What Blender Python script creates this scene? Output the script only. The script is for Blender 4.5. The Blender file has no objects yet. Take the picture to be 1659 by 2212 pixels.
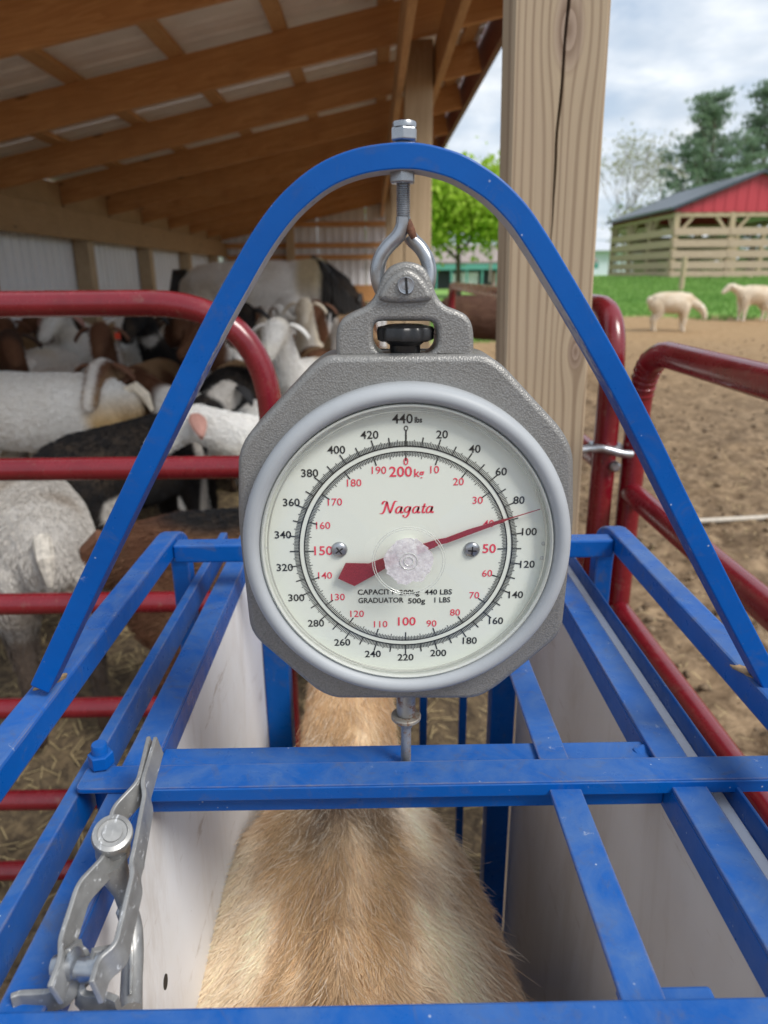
import bpy, bmesh, math, random
import numpy as np
from mathutils import Vector, Matrix, noise as mnoise
R = math.radians
random.seed(7); RNG = np.random.default_rng(11)
SC = bpy.context.scene
COL = SC.collection

# ------------------------------------------------------------------ camera
F, TH, YAW, RO = 1530.0, R(18.5), R(.64), R(.5)          # focal length in pixels of a 1659 x 2212 frame
CAM = Vector((0, 0, 1.52))
_f = Vector((math.sin(YAW)*math.cos(TH), math.cos(YAW)*math.cos(TH), -math.sin(TH)))
_r0 = Vector((math.cos(YAW), -math.sin(YAW), 0)); _u0 = _r0.cross(_f)
_r = math.cos(RO)*_r0 - math.sin(RO)*_u0
_u = math.cos(RO)*_u0 + math.sin(RO)*_r0
cd = bpy.data.cameras.new('camera'); cam = bpy.data.objects.new('camera', cd); COL.objects.link(cam)
cam.matrix_world = Matrix(((_r.x, _u.x, -_f.x, CAM.x), (_r.y, _u.y, -_f.y, CAM.y), (_r.z, _u.z, -_f.z, CAM.z), (0, 0, 0, 1)))
cd.sensor_fit = 'VERTICAL'; cd.sensor_height = 36.0; cd.sensor_width = 27.0
cd.lens = 36.0*F/2212.0; cd.clip_start = .02; cd.clip_end = 3000
cd.dof.use_dof = True; cd.dof.focus_distance = .55; cd.dof.aperture_fstop = 7.2
SC.camera = cam
# ------------------------------------------------------------------ sky, sun, exposure
SUN_EL, SUN_AZ = R(48), R(128)                            # azimuth clockwise from +Y: behind the camera, to the right
w = bpy.data.worlds.new('World'); SC.world = w; w.use_nodes = True
wt = w.node_tree; wt.nodes.clear()
def wn(t, **k):
    n = wt.nodes.new(t)
    for a, b in k.items(): setattr(n, a, b)
    return n
wo = wn('ShaderNodeOutputWorld'); bg = wn('ShaderNodeBackground'); bg.inputs['Strength'].default_value = .092
sky = wn('ShaderNodeTexSky', sky_type='NISHITA', sun_disc=False, sun_elevation=SUN_EL, sun_rotation=SUN_AZ, air_density=1.0, dust_density=1.6, ozone_density=1.0)
tc = wn('ShaderNodeTexCoord'); sp = wn('ShaderNodeSeparateXYZ'); wt.links.new(tc.outputs['Generated'], sp.inputs[0])
mz = wn('ShaderNodeMath', operation='MAXIMUM'); mz.inputs[1].default_value = 0.0; wt.links.new(sp.outputs[2], mz.inputs[0])
ad = wn('ShaderNodeMath', operation='ADD'); ad.inputs[1].default_value = .22; wt.links.new(mz.outputs[0], ad.inputs[0])
dx = wn('ShaderNodeMath', operation='DIVIDE'); wt.links.new(sp.outputs[0], dx.inputs[0]); wt.links.new(ad.outputs[0], dx.inputs[1])
dy = wn('ShaderNodeMath', operation='DIVIDE'); wt.links.new(sp.outputs[1], dy.inputs[0]); wt.links.new(ad.outputs[0], dy.inputs[1])
cb = wn('ShaderNodeCombineXYZ'); wt.links.new(dx.outputs[0], cb.inputs[0]); wt.links.new(dy.outputs[0], cb.inputs[1])
nz = wn('ShaderNodeTexNoise'); nz.inputs['Scale'].default_value = 2.6; nz.inputs['Detail'].default_value = 8; nz.inputs['Roughness'].default_value = .52; nz.inputs['Distortion'].default_value = .25
wt.links.new(cb.outputs[0], nz.inputs['Vector'])
rp = wn('ShaderNodeValToRGB'); rp.color_ramp.elements[0].position = .36; rp.color_ramp.elements[1].position = .62
wt.links.new(nz.outputs['Fac'], rp.inputs[0])
nz2 = wn('ShaderNodeTexNoise'); nz2.inputs['Scale'].default_value = 5.0; nz2.inputs['Detail'].default_value = 6
wt.links.new(cb.outputs[0], nz2.inputs['Vector'])
cl = wn('ShaderNodeValToRGB'); cl.color_ramp.elements[0].position = .35; cl.color_ramp.elements[1].position = .65
cl.color_ramp.elements[0].color = (6.0, 6.6, 7.3, 1); cl.color_ramp.elements[1].color = (9.0, 9.3, 9.6, 1)
wt.links.new(nz2.outputs['Fac'], cl.inputs[0])
thin = wn('ShaderNodeMix', data_type='RGBA'); thin.inputs[0].default_value = .68        # thin high veil over the blue gaps
wt.links.new(sky.outputs[0], thin.inputs[6]); thin.inputs[7].default_value = (5.4, 6.4, 7.7, 1)
mx = wn('ShaderNodeMix', data_type='RGBA')
wt.links.new(rp.outputs[0], mx.inputs[0]); wt.links.new(thin.outputs[2], mx.inputs[6]); wt.links.new(cl.outputs[0], mx.inputs[7])
wt.links.new(mx.outputs[2], bg.inputs['Color']); wt.links.new(bg.outputs[0], wo.inputs['Surface'])
sl = bpy.data.lights.new('sun', 'SUN'); sl.energy = 2.6; sl.angle = R(22); sl.color = (1, .96, .9)
so = bpy.data.objects.new('sun', sl); COL.objects.link(so)
sd = Vector((math.sin(SUN_AZ)*math.cos(SUN_EL), math.cos(SUN_AZ)*math.cos(SUN_EL), math.sin(SUN_EL)))
so.rotation_euler = sd.to_track_quat('Z', 'Y').to_euler(); so.location = (3, -4, 8)
SC.view_settings.view_transform = 'Standard'; SC.view_settings.look = 'None'
SC.view_settings.exposure = .42; SC.view_settings.gamma = 1.0; SC.view_settings.use_curve_mapping = False
SC.render.engine = 'CYCLES'; SC.cycles.use_denoising = True
SC.cycles.max_bounces = 9; SC.cycles.diffuse_bounces = 6; SC.cycles.transparent_max_bounces = 24

# ------------------------------------------------------------------ geometry helpers
def ray(x, y): return _f + ((x-829.5)/F)*_r - ((y-1106)/F)*_u
def at_y(x, y, v): d = ray(x, y); return CAM + d*((v-CAM.y)/d.y)
def at_z(x, y, v): d = ray(x, y); return CAM + d*((v-CAM.z)/d.z)
def at_x(x, y, v): d = ray(x, y); return CAM + d*((v-CAM.x)/d.x)

class MB:
    def __init__(s): s.v = []; s.f = []
    def add(s, vs, fs):
        n = len(s.v); s.v += [tuple(v) for v in vs]; s.f += [tuple(i+n for i in f) for f in fs]; return s
    def box(s, c, d, m=None):
        x, y, z = d[0]/2, d[1]/2, d[2]/2
        vs = [Vector((a*x, b*y, e*z)) for e in (-1, 1) for b in (-1, 1) for a in (-1, 1)]
        if m is not None: vs = [m @ v for v in vs]
        c = Vector(c)
        return s.add([v+c for v in vs], [(0, 2, 3, 1), (4, 5, 7, 6), (0, 1, 5, 4), (2, 6, 7, 3), (0, 4, 6, 2), (1, 3, 7, 5)])
    def bx(s, x0, x1, y0, y1, z0, z1): return s.box(((x0+x1)/2, (y0+y1)/2, (z0+z1)/2), (x1-x0, y1-y0, z1-z0))
    def beam(s, a, b, wd, ht, up=(0, 0, 1)):
        a, b = Vector(a), Vector(b); d = (b-a); L = d.length; d = d.normalized()
        sd_ = d.cross(Vector(up)).normalized(); u = sd_.cross(d)
        m = Matrix((sd_, d, u)).transposed()
        return s.box((a+b)/2, (wd, L, ht), m)
    def tube(s, pts, r, n=12, closed=False, cap=True):
        pts = [Vector(p) for p in pts]; N = len(pts)
        rr = r if hasattr(r, '__len__') else [r]*N
        tg = []
        for i in range(N):
            if closed: t = pts[(i+1) % N]-pts[i-1]
            else: t = pts[min(i+1, N-1)]-pts[max(i-1, 0)]
            tg.append(t.normalized())
        a = tg[0].orthogonal().normalized(); vs = []; fs = []
        for i in range(N):
            a = (a - tg[i]*a.dot(tg[i])).normalized(); b = tg[i].cross(a)
            for k in range(n):
                q = 2*math.pi*k/n; vs.append(pts[i]+rr[i]*(math.cos(q)*a+math.sin(q)*b))
        for i in range(N if closed else N-1):
            j = (i+1) % N
            for k in range(n): fs.append((i*n+k, i*n+(k+1) % n, j*n+(k+1) % n, j*n+k))
        if cap and not closed: fs += [tuple(range(n-1, -1, -1)), tuple(range((N-1)*n, N*n))]
        return s.add(vs, fs)
    def lathe(s, prof, n=48, m=None, lobes=0, amp=0.0, cap=True):
        vs = []; fs = []; P = len(prof)
        for k in range(n):
            q = 2*math.pi*k/n
            for (r_, z_) in prof:
                rr = r_*(1+(amp*math.cos(lobes*q) if lobes and r_ > 0 else 0))
                v = Vector((rr*math.cos(q), rr*math.sin(q), z_)); vs.append(m @ v if m is not None else v)
        for k in range(n):
            k2 = (k+1) % n
            for i in range(P-1): fs.append((k*P+i, k2*P+i, k2*P+i+1, k*P+i+1))
        if cap:
            fs.append(tuple(k*P+P-1 for k in range(n))); fs.append(tuple(k*P for k in range(n-1, -1, -1)))
        return s.add(vs, fs)
    def sweep(s, pts, prof, side, closed=False):
        """profile (radial, side) swept on a path lying in the plane normal to side"""
        pts = [Vector(p) for p in pts]; side = Vector(side); N = len(pts); n = len(prof); vs = []; fs = []
        for i in range(N):
            t = (pts[min(i+1, N-1)]-pts[max(i-1, 0)]).normalized(); rad = side.cross(t).normalized()
            for (a, b) in prof: vs.append(pts[i]+rad*a+side*b)
        for i in range(N-1):
            for k in range(n): fs.append((i*n+k, i*n+(k+1) % n, (i+1)*n+(k+1) % n, (i+1)*n+k))
        fs += [tuple(range(n-1, -1, -1)), tuple(range((N-1)*n, N*n))]
        return s.add(vs, fs)
    def mesh(s, name='m'):
        me = bpy.data.meshes.new(name); me.from_pydata(s.v, [], s.f)
        bm = bmesh.new(); bm.from_mesh(me); bmesh.ops.recalc_face_normals(bm, faces=bm.faces); bm.to_mesh(me); bm.free()
        me.update(); return me

def fillet(pts, rad, seg=6):
    pts = [Vector(p) for p in pts]; out = [pts[0]]
    for i in range(1, len(pts)-1):
        a, b, c = pts[i-1], pts[i], pts[i+1]; r_ = rad[i] if hasattr(rad, '__len__') else rad
        da, dc = (a-b), (c-b); l = min(r_, da.length*.49, dc.length*.49)
        p, q = b+da.normalized()*l, b+dc.normalized()*l
        for k in range(seg+1):
            t = k/seg; out.append(p*(1-t)**2+b*2*t*(1-t)+q*t*t)
    out.append(pts[-1]); return out
def fillet_loop(pts, rad, seg=5):
    P = [Vector(p) for p in pts]; n = len(P); out = []
    for i in range(n):
        a, b, c = P[i-1], P[i], P[(i+1) % n]; da, dc = a-b, c-b
        l = min(rad, da.length*.48, dc.length*.48); p, q = b+da.normalized()*l, b+dc.normalized()*l
        for k in range(seg+1):
            t = k/seg; out.append(p*(1-t)**2+b*2*t*(1-t)+q*t*t)
    return out
def spline(pts, seg=6):
    P = [Vector(p) for p in pts]; out = []
    for i in range(len(P)-1):
        p0, p1, p2, p3 = P[max(i-1, 0)], P[i], P[i+1], P[min(i+2, len(P)-1)]
        for k in range(seg):
            t = k/seg
            out.append(.5*((2*p1)+(p2-p0)*t+(2*p0-5*p1+4*p2-p3)*t*t+(3*p1-p0-3*p2+p3)*t**3))
    out.append(P[-1]); return out

def mesh_np(V, Fq):
    me = bpy.data.meshes.new('m'); V = np.asarray(V, np.float32); Fq = np.asarray(Fq, np.int32); k = Fq.shape[1]
    me.vertices.add(len(V)); me.vertices.foreach_set('co', V.ravel())
    me.loops.add(Fq.size); me.loops.foreach_set('vertex_index', Fq.ravel())
    me.polygons.add(len(Fq)); me.polygons.foreach_set('loop_start', np.arange(0, Fq.size, k, dtype=np.int32))
    me.update(calc_edges=True); return me
def leaf_quads(C, size, flat=0.0, aspect=1.0, axis=None):
    """one small rhombus per centre, randomly turned"""
    n = len(C); a = RNG.normal(size=(n, 3)) if axis is None else axis+RNG.normal(size=(n, 3))*.45
    a /= np.linalg.norm(a, axis=1)[:, None]
    b = RNG.normal(size=(n, 3)); b[:, 2] *= (1-flat); b -= a*np.sum(a*b, 1)[:, None]; b /= np.linalg.norm(b, axis=1)[:, None]
    s_ = (size*(.6+.8*RNG.random(n)))[:, None]
    V = np.stack([C-a*s_, C+b*s_*aspect, C+a*s_, C-b*s_*aspect], 1).reshape(-1, 3)
    return V, np.arange(4*n).reshape(n, 4)

WM = {}
def world(o): return WM.get(o.name, Matrix.Identity(4))
def tag(o, label=None, cat=None, group=None, kind=None):
    if label: o['label'] = label
    if cat: o['category'] = cat
    if group: o['group'] = group
    if kind: o['kind'] = kind
    return o
def obj(name, me, mat, parent=None, label=None, cat=None, group=None, kind=None, smooth=None, bevel=0, local=False):
    if isinstance(me, MB): me = me.mesh(name)
    if mat is not None and len(me.materials) == 0: me.materials.append(mat)
    if smooth is not None:
        me.polygons.foreach_set('use_smooth', [True]*len(me.polygons))
        if smooth < 180: me.set_sharp_from_angle(angle=R(smooth))
    o = bpy.data.objects.new(name, me); COL.objects.link(o)
    if parent is not None:
        o.parent = parent
        if not local: o.matrix_parent_inverse = world(parent).inverted()
        WM[o.name] = Matrix.Identity(4) if not local else world(parent)
    if bevel:
        b = o.modifiers.new('bevel', 'BEVEL'); b.width = bevel; b.segments = 2; b.limit_method = 'ANGLE'; b.angle_limit = R(40)
    return tag(o, label, cat, group, kind)
def root(name, loc, label, cat, group=None, rz=0):
    o = bpy.data.objects.new(name, None); COL.objects.link(o); o.location = loc; o.rotation_euler = (0, 0, rz); o.empty_display_size = .1
    WM[o.name] = Matrix.Translation(loc) @ Matrix.Rotation(rz, 4, 'Z')
    return tag(o, label, cat, group)
def evaluate(o):
    dg = bpy.context.evaluated_depsgraph_get(); dg.update()
    me = bpy.data.meshes.new_from_object(o.evaluated_get(dg)); d = o.data
    bpy.data.objects.remove(o); return me
def shape2d(loops, extrude, bevel=0.0, res=2, to_xz=True):
    """filled 2-D outline (x, z) with holes, thick along Y, rounded rim"""
    cu = bpy.data.curves.new('c', 'CURVE'); cu.dimensions = '2D'; cu.fill_mode = 'BOTH'
    cu.extrude = extrude-bevel; cu.bevel_depth = bevel; cu.bevel_resolution = res; cu.offset = -bevel
    for L in loops:
        s_ = cu.splines.new('POLY'); s_.points.add(len(L)-1); s_.use_cyclic_u = True
        for p, q in zip(s_.points, L): p.co = (q[0], q[1], 0, 1)
    o = bpy.data.objects.new('t', cu); COL.objects.link(o); me = evaluate(o)
    if to_xz: me.transform(Matrix.Rotation(R(90), 4, 'X'))
    me.materials.clear(); return me
def text_mesh(body, size, bold=0.0, extra=1.0):
    cu = bpy.data.curves.new('t', 'FONT'); cu.body = body; cu.size = size; cu.align_x = 'CENTER'; cu.align_y = 'CENTER'; cu.offset = bold*size; cu.resolution_u = 3; cu.space_character = extra
    o = bpy.data.objects.new('t', cu); COL.objects.link(o); me = evaluate(o)
    me.transform(Matrix.Rotation(R(90), 4, 'X')); me.materials.clear(); return me

# ------------------------------------------------------------------ materials
class NT:
    def __init__(s, name):
        s.m = bpy.data.materials.new(name); s.m.use_nodes = True; s.t = s.m.node_tree; s.b = s.t.nodes['Principled BSDF']
        s.tc = s.t.nodes.new('ShaderNodeTexCoord'); s.geo = s.t.nodes.new('ShaderNodeNewGeometry')
    def n(s, t, ins=None, **k):
        n = s.t.nodes.new(t)
        for a, b in k.items(): setattr(n, a, b)
        for a, b in (ins or {}).items():
            if isinstance(b, bpy.types.NodeSocket): s.t.links.new(b, n.inputs[a])
            else: n.inputs[a].default_value = b
        return n
    def noise(s, scale, detail=4, rough=.55, vec=None, dist=0, st=(1, 1, 1), loc=(0, 0, 0)):
        v = vec or s.tc.outputs['Object']
        mp = s.n('ShaderNodeMapping', {0: v}); mp.inputs['Scale'].default_value = st; mp.inputs['Location'].default_value = loc
        return s.n('ShaderNodeTexNoise', {'Vector': mp.outputs[0], 'Scale': scale, 'Detail': detail, 'Roughness': rough, 'Distortion': dist}).outputs['Fac']
    def ramp(s, fac, *els):
        r = s.n('ShaderNodeValToRGB', {0: fac}); e = r.color_ramp.elements
        while len(e) < len(els): e.new(.5)
        for x, (p, c) in zip(e, els): x.position = p; x.color = (*c, 1) if hasattr(c, '__len__') else (c, c, c, 1)
        return r.outputs[0]
    def mix(s, fac, a, b, mode='MIX'):
        m = s.n('ShaderNodeMix', data_type='RGBA', blend_type=mode)
        for i, v in ((0, fac), (6, a), (7, b)):
            if isinstance(v, bpy.types.NodeSocket): s.t.links.new(v, m.inputs[i])
            else: m.inputs[i].default_value = v if i == 0 else (*v, 1)
        return m.outputs[2]
    def math(s, op, a, b=0.0, c=0.0): return s.n('ShaderNodeMath', {0: a, 1: b, 2: c}, operation=op).outputs[0]
    def bump(s, h, strength=.3, dist=.002, prev=None):
        d = {'Height': h, 'Strength': strength, 'Distance': dist}
        if prev is not None: d['Normal'] = prev
        return s.n('ShaderNodeBump', d).outputs[0]
    def set(s, **k):
        for a, v in k.items():
            i = {'col': 'Base Color', 'rough': 'Roughness', 'metal': 'Metallic', 'normal': 'Normal', 'spec': 'Specular IOR Level', 'coat': 'Coat Weight', 'alpha': 'Alpha', 'trans': 'Transmission Weight', 'sss': 'Subsurface Weight'}[a]
            if isinstance(v, bpy.types.NodeSocket): s.t.links.new(v, s.b.inputs[i])
            else: s.b.inputs[i].default_value = (*v, 1) if hasattr(v, '__len__') else v
        return s.m
def plain(name, col, rough=.5, metal=0, var=.12, scale=30, bump=0, dist=.001, st=(1, 1, 1)):
    t = NT(name); f = t.noise(scale, 5, st=st)
    c = t.mix(t.ramp(f, (.3, 0.), (.7, 1.)), [x*(1-var) for x in col], [min(1, x*(1+var)) for x in col])
    t.set(col=c, rough=rough, metal=metal)
    if bump: t.set(normal=t.bump(f, bump, dist))
    return t.m
M = {}
def blue(name, dust):
    t = NT(name); up = t.n('ShaderNodeSeparateXYZ', {0: t.geo.outputs['Normal']}).outputs[2]
    P = t.geo.outputs['Position']
    big = t.noise(9, 5, .65, P); fine = t.noise(160, 3, .6, P)
    base = t.mix(t.ramp(big, (.3, 0.), (.75, 1.)), (.0003, .068, .30), (.0006, .092, .385))
    d = t.math('MULTIPLY', t.ramp(up, (.25, 0.), (.9, 1.)), t.ramp(t.noise(20, 7, .72, P, .7), (.36, .12), (.68, 1.)))
    d = t.math('MULTIPLY', d, dust)
    c = t.mix(d, base, (.15, .22, .31))
    gr = t.math('MULTIPLY', t.ramp(t.noise(31, 7, .75, P, 1.2, (1, 1, 1), (7, 2, 5)), (.54, 0.), (.68, 1.)), dust); c = t.mix(gr, c, (.10, .10, .10))
    scuff = t.ramp(t.noise(75, 5, .75, P, dist=.6), (.67, 0.), (.73, .6))
    c = t.mix(scuff, c, (.30, .34, .45))
    spk = t.ramp(t.n('ShaderNodeTexVoronoi', {'Vector': P, 'Scale': 120.}).outputs['Distance'], (.05, 1.), (.12, 0.))
    spk = t.math('MULTIPLY', spk, t.ramp(t.noise(30, 2, .5, P), (.56, 0.), (.62, .7)))
    c = t.mix(spk, c, (.42, .46, .55))
    rust = t.ramp(t.noise(38, 7, .8, P, loc=(3, 1, 2)), (.715, 0.), (.75, .8))
    c = t.mix(rust, c, (.13, .075, .035))
    rg = t.ramp(t.noise(50, 4, .6, P), (.3, .24), (.8, .5))
    if dust > .4:
        bv = t.n('ShaderNodeBevel', {'Radius': .0022}, samples=3).outputs[0]
        e = t.math('SUBTRACT', 1.0, t.n('ShaderNodeVectorMath', {0: bv, 1: t.geo.outputs['Normal']}, operation='DOT_PRODUCT').outputs['Value'])
        e = t.math('MULTIPLY', t.ramp(e, (.008, 0.), (.09, 1.)), t.ramp(t.noise(34, 5, .7, P), (.40, .15), (.60, .9)))
        c = t.mix(e, c, t.mix(t.noise(90, 3, .6, P), (.13, .07, .03), (.25, .24, .24)))
    n1 = t.bump(t.noise(420, 2, .5, P), .10, .0006); n1 = t.bump(spk, .3, .0004, n1)
    return t.set(col=c, rough=rg, normal=n1, spec=.25)
M['blue'] = blue('blue_paint', .34); M['blue_dusty'] = blue('blue_paint_dusty', .42); M['blue_clean'] = blue('blue_paint_clean', .2)
def redpaint():
    t = NT('red_gate_paint'); P = t.geo.outputs['Position']; f = t.noise(14, 5, .65, P)
    c = t.mix(t.ramp(f, (.3, 0.), (.75, 1.)), (.135, .004, .010), (.20, .008, .016))
    c = t.mix(t.ramp(t.noise(40, 6, .7, P), (.58, 0.), (.72, .4)), c, (.20, .12, .09)); c = t.mix(t.ramp(t.noise(130, 5, .75, P, .5), (.67, 0.), (.71, .7)), c, (.27, .19, .13))
    return t.set(col=c, rough=t.ramp(f, (.3, .2), (.8, .36)), coat=.25)
M['red'] = redpaint()
def hammered():
    t = NT('hammered_grey_casting'); v = t.tc.outputs['Object']
    vo = t.n('ShaderNodeTexVoronoi', {'Vector': v, 'Scale': 1000., 'Randomness': 1.0}, feature='SMOOTH_F1').outputs['Distance']
    f = t.noise(45, 4); c = t.mix(vo, (.30, .295, .285), (.17, .167, .16)); c = t.mix(t.ramp(f, (.45, 0.), (.8, .35)), c, (.2, .19, .17))
    return t.set(col=c, metal=.4, rough=.42, normal=t.bump(vo, .5, .0007))
M['cast'] = hammered()
def bezelm():
    t = NT('blue_grey_bezel'); f = t.noise(25, 5, .6); sc = t.ramp(t.noise(60, 6, .7, st=(1, 1, .35)), (.68, 0.), (.73, .5))
    c = t.mix(t.ramp(f, (.3, 0.), (.7, 1.)), (.345, .365, .385), (.385, .405, .425)); c = t.mix(sc, c, (.72, .75, .78))
    return t.set(col=c, rough=t.ramp(f, (.3, .42), (.7, .55)), normal=t.bump(f, .05, .001), spec=.35)
M['bezel'] = bezelm()
def dialm():
    t = NT('cream_dial'); f = t.noise(14, 5); sp_ = t.ramp(t.noise(700, 2, .5), (.77, 0.), (.8, .35))
    c = t.mix(f, (.71, .75, .665), (.75, .775, .70)); c = t.mix(sp_, c, (.45, .42, .36)); return t.set(col=c, rough=.45)
M['dial'] = dialm()
M['ink'] = plain('black_ink', (.018, .02, .022), .5, var=.5, scale=900)
M['redink'] = plain('red_ink', (.72, .055, .10), .5, var=.12, scale=600)
M['needle'] = plain('dark_red_needle', (.27, .035, .05), .4, var=.25, scale=900, bump=.2, dist=.0003)
def metal(name, col, rough, sc=60, rust=0.0, streak=False, mtl=.9):
    t = NT(name); f = t.noise(sc, 5, .65); c = t.mix(t.ramp(f, (.3, 0.), (.7, 1.)), [x*.72 for x in col], col)
    if streak:
        s_ = t.ramp(t.noise(150, 4, .7, st=(2.6, .5, 1.2)), (.61, 0.), (.66, .6)); c = t.mix(s_, c, (.72, .74, .77))
        t.set(metal=t.math('SUBTRACT', mtl, t.math('MULTIPLY', s_, .55)))
    else: t.set(metal=mtl)
    if rust:
        r_ = t.ramp(t.noise(85, 6, .75), (.60-rust*.2, 0.), (.70-rust*.2, 1.)); c = t.mix(r_, c, (.17, .075, .035))
        t.set(metal=t.math('MULTIPLY', mtl, t.math('SUBTRACT', 1.0, r_)))
    return t.set(col=c, rough=t.ramp(f, (.3, rough*.75), (.75, min(1, rough*1.4))), normal=t.bump(f, .12, .0008))
M['galv'] = metal('galvanised_steel', (.36, .36, .355), .46, 70, streak=True, mtl=.5)
M['zinc'] = metal('zinc_plated_steel', (.44, .46, .49), .33, 80)
M['rod'] = metal('grey_rusty_steel', (.42, .42, .41), .45, 60, rust=.35, mtl=.7)
M['rust'] = plain('rust', (.13, .055, .03), .85, var=.5, scale=220, bump=.6, dist=.002)
M['washer'] = metal('rusty_washer', (.40, .37, .32), .55, 90, rust=.6, mtl=.4)
M['burnt'] = plain('burnt_weld_paint', (.26, .17, .09), .75, var=.7, scale=150, bump=.5, dist=.002)
M['black'] = plain('black_plastic', (.012, .012, .013), .33, var=.4, scale=300, bump=.15, dist=.0005)
M['panel'] = None
def panelm(name='white_plastic_panel', shade_dirt=0.0):
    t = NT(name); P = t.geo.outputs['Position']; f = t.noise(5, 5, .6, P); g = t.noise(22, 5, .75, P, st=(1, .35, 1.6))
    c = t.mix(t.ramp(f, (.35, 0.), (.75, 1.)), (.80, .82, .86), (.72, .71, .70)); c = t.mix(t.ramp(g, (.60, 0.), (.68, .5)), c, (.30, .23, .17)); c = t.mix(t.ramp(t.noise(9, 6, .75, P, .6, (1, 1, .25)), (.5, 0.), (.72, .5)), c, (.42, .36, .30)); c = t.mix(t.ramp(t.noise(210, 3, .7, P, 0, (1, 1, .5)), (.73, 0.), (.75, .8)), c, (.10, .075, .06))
    if shade_dirt: c = t.mix(t.ramp(t.noise(3, 5, .65, P, st=(1, 1, .3)), (.3, shade_dirt), (.75, shade_dirt*.65)), c, (.20, .155, .125))  # right panel: shade painted into the colour, with some grime streaks
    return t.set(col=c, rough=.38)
M['panel'] = panelm(); M['panel_shade_dirt'] = panelm('shaded_dirty_panel', .62)
def wood(name, c1, c2, axis='Z', ring=26., wear=.25, knots=True, rough=.75):
    t = NT(name); P = t.tc.outputs['Object']
    st = {'Z': (1, 1, .06), 'X': (.06, 1, 1), 'Y': (1, .06, 1)}[axis]
    st2 = {'Z': (1, 1, .03), 'X': (.03, 1, 1), 'Y': (1, .03, 1)}[axis]
    a = t.noise(ring, 3, .5, P, 1.2, st); b = t.noise(230, 3, .6, P, 0, st2)
    wv = t.math('FRACT', t.math('MULTIPLY', a, 9.0))
    c = t.mix(t.ramp(wv, (.0, 0.), (.75, 1.), (1., .1)), c1, c2); c = t.mix(t.math('MULTIPLY', b, .45), c, [x*.55 for x in c1])
    g = t.ramp(t.noise(5, 5, .65, P), (.45, 0.), (.8, wear)); c = t.mix(g, c, [x*.45 for x in c1])
    if knots:
        v = t.n('ShaderNodeTexVoronoi', {'Vector': t.n('ShaderNodeMapping', {0: P, 3: {'Z': (3, 3, 1.1), 'X': (1.1, 3, 3), 'Y': (3, 1.1, 3)}[axis]}).outputs[0], 'Scale': 1.5}).outputs['Distance']
        c = t.mix(t.ramp(v, (.05, .75), (.09, 0.)), c, [x*.28 for x in c1])
    return t.set(col=c, rough=rough, normal=t.bump(b, .25, .0012))
M['post'] = wood('weathered_post_wood', (.48, .35, .21), (.60, .46, .30), 'Z', 24, .25)
M['rafter'] = wood('rafter_lumber', (.52, .245, .085), (.66, .35, .14), 'X', 12, .3)
M['purlin'] = wood('purlin_lumber', (.55, .29, .115), (.66, .385, .17), 'Y', 14, .3)
M['plank'] = wood('plank_lumber', (.36, .22, .10), (.44, .28, .14), 'Y', 14, .3)
M['pavilion_wood'] = wood('pale_pavilion_wood', (.48, .37, .23), (.56, .44, .30), 'Z', 10, .2, False)
M['pavilion_plank'] = wood('pale_pavilion_plank', (.50, .37, .26), (.58, .45, .34), 'X', 10, .2, False)
M['roofsheet'] = plain('bare_roof_steel', (.82, .79, .76), .5, .1, .08, 5)
M['siding'] = plain('white_siding_steel', (.78, .80, .83), .45, .0, .05, 3)
M['trim'] = plain('dark_red_trim', (.16, .035, .025), .5)
# ------------------------------------------------------------------ terrain
def smooth(a, b, x): x = min(1, max(0, (x-a)/(b-a))); return x*x*(3-2*x)
def ground_z(x, y):
    side = smooth(.15, .30, x/max(y, 1.0))
    up = .37*smooth(3, 14, y)+ .0395*max(0, min(y, 36)-13)*smooth(12, 18, y)
    return side*up*1.0 + (1-side)*.10*smooth(8, 40, y)
def axis(lo, hi, near, far, dense_lo, dense_hi):
    xs = list(np.arange(dense_lo, dense_hi, near)); s = near; x = dense_hi
    while x < hi: xs.append(x); s = min(far, s*1.18); x += s
    xs.append(hi); s = near; x = dense_lo-near; pre = []
    while x > lo: pre.append(x); s = min(far, s*1.18); x -= s
    return [lo]+pre[::-1]+xs
gx = axis(-420, 420, .035, 40, .3, 3.2); gy = axis(-200, 900, .045, 40, .9, 6.0)
V = []
for y in gy:
    for x in gx:
        z = ground_z(x, y)
        a = smooth(.2, .6, x)*(1-smooth(14.5, 16.5, y))
        if 0 < x < 14 and -1 < y < 18:
            q = Vector((x, y, 0)); h = mnoise.fractal(q*6, 1.0, 2.1, 3)*.034 + mnoise.noise(q*2.2)*.03 - max(0, .45-abs(mnoise.noise(q*9+Vector((5, 1, 0)))*1.6))*.05
            z += h*(.25+.75*a)
        V.append((x, y, z))
nx = len(gx)
Fq = [(j*nx+i, j*nx+i+1, (j+1)*nx+i+1, (j+1)*nx+i) for j in range(len(gy)-1) for i in range(nx-1)]
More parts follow.
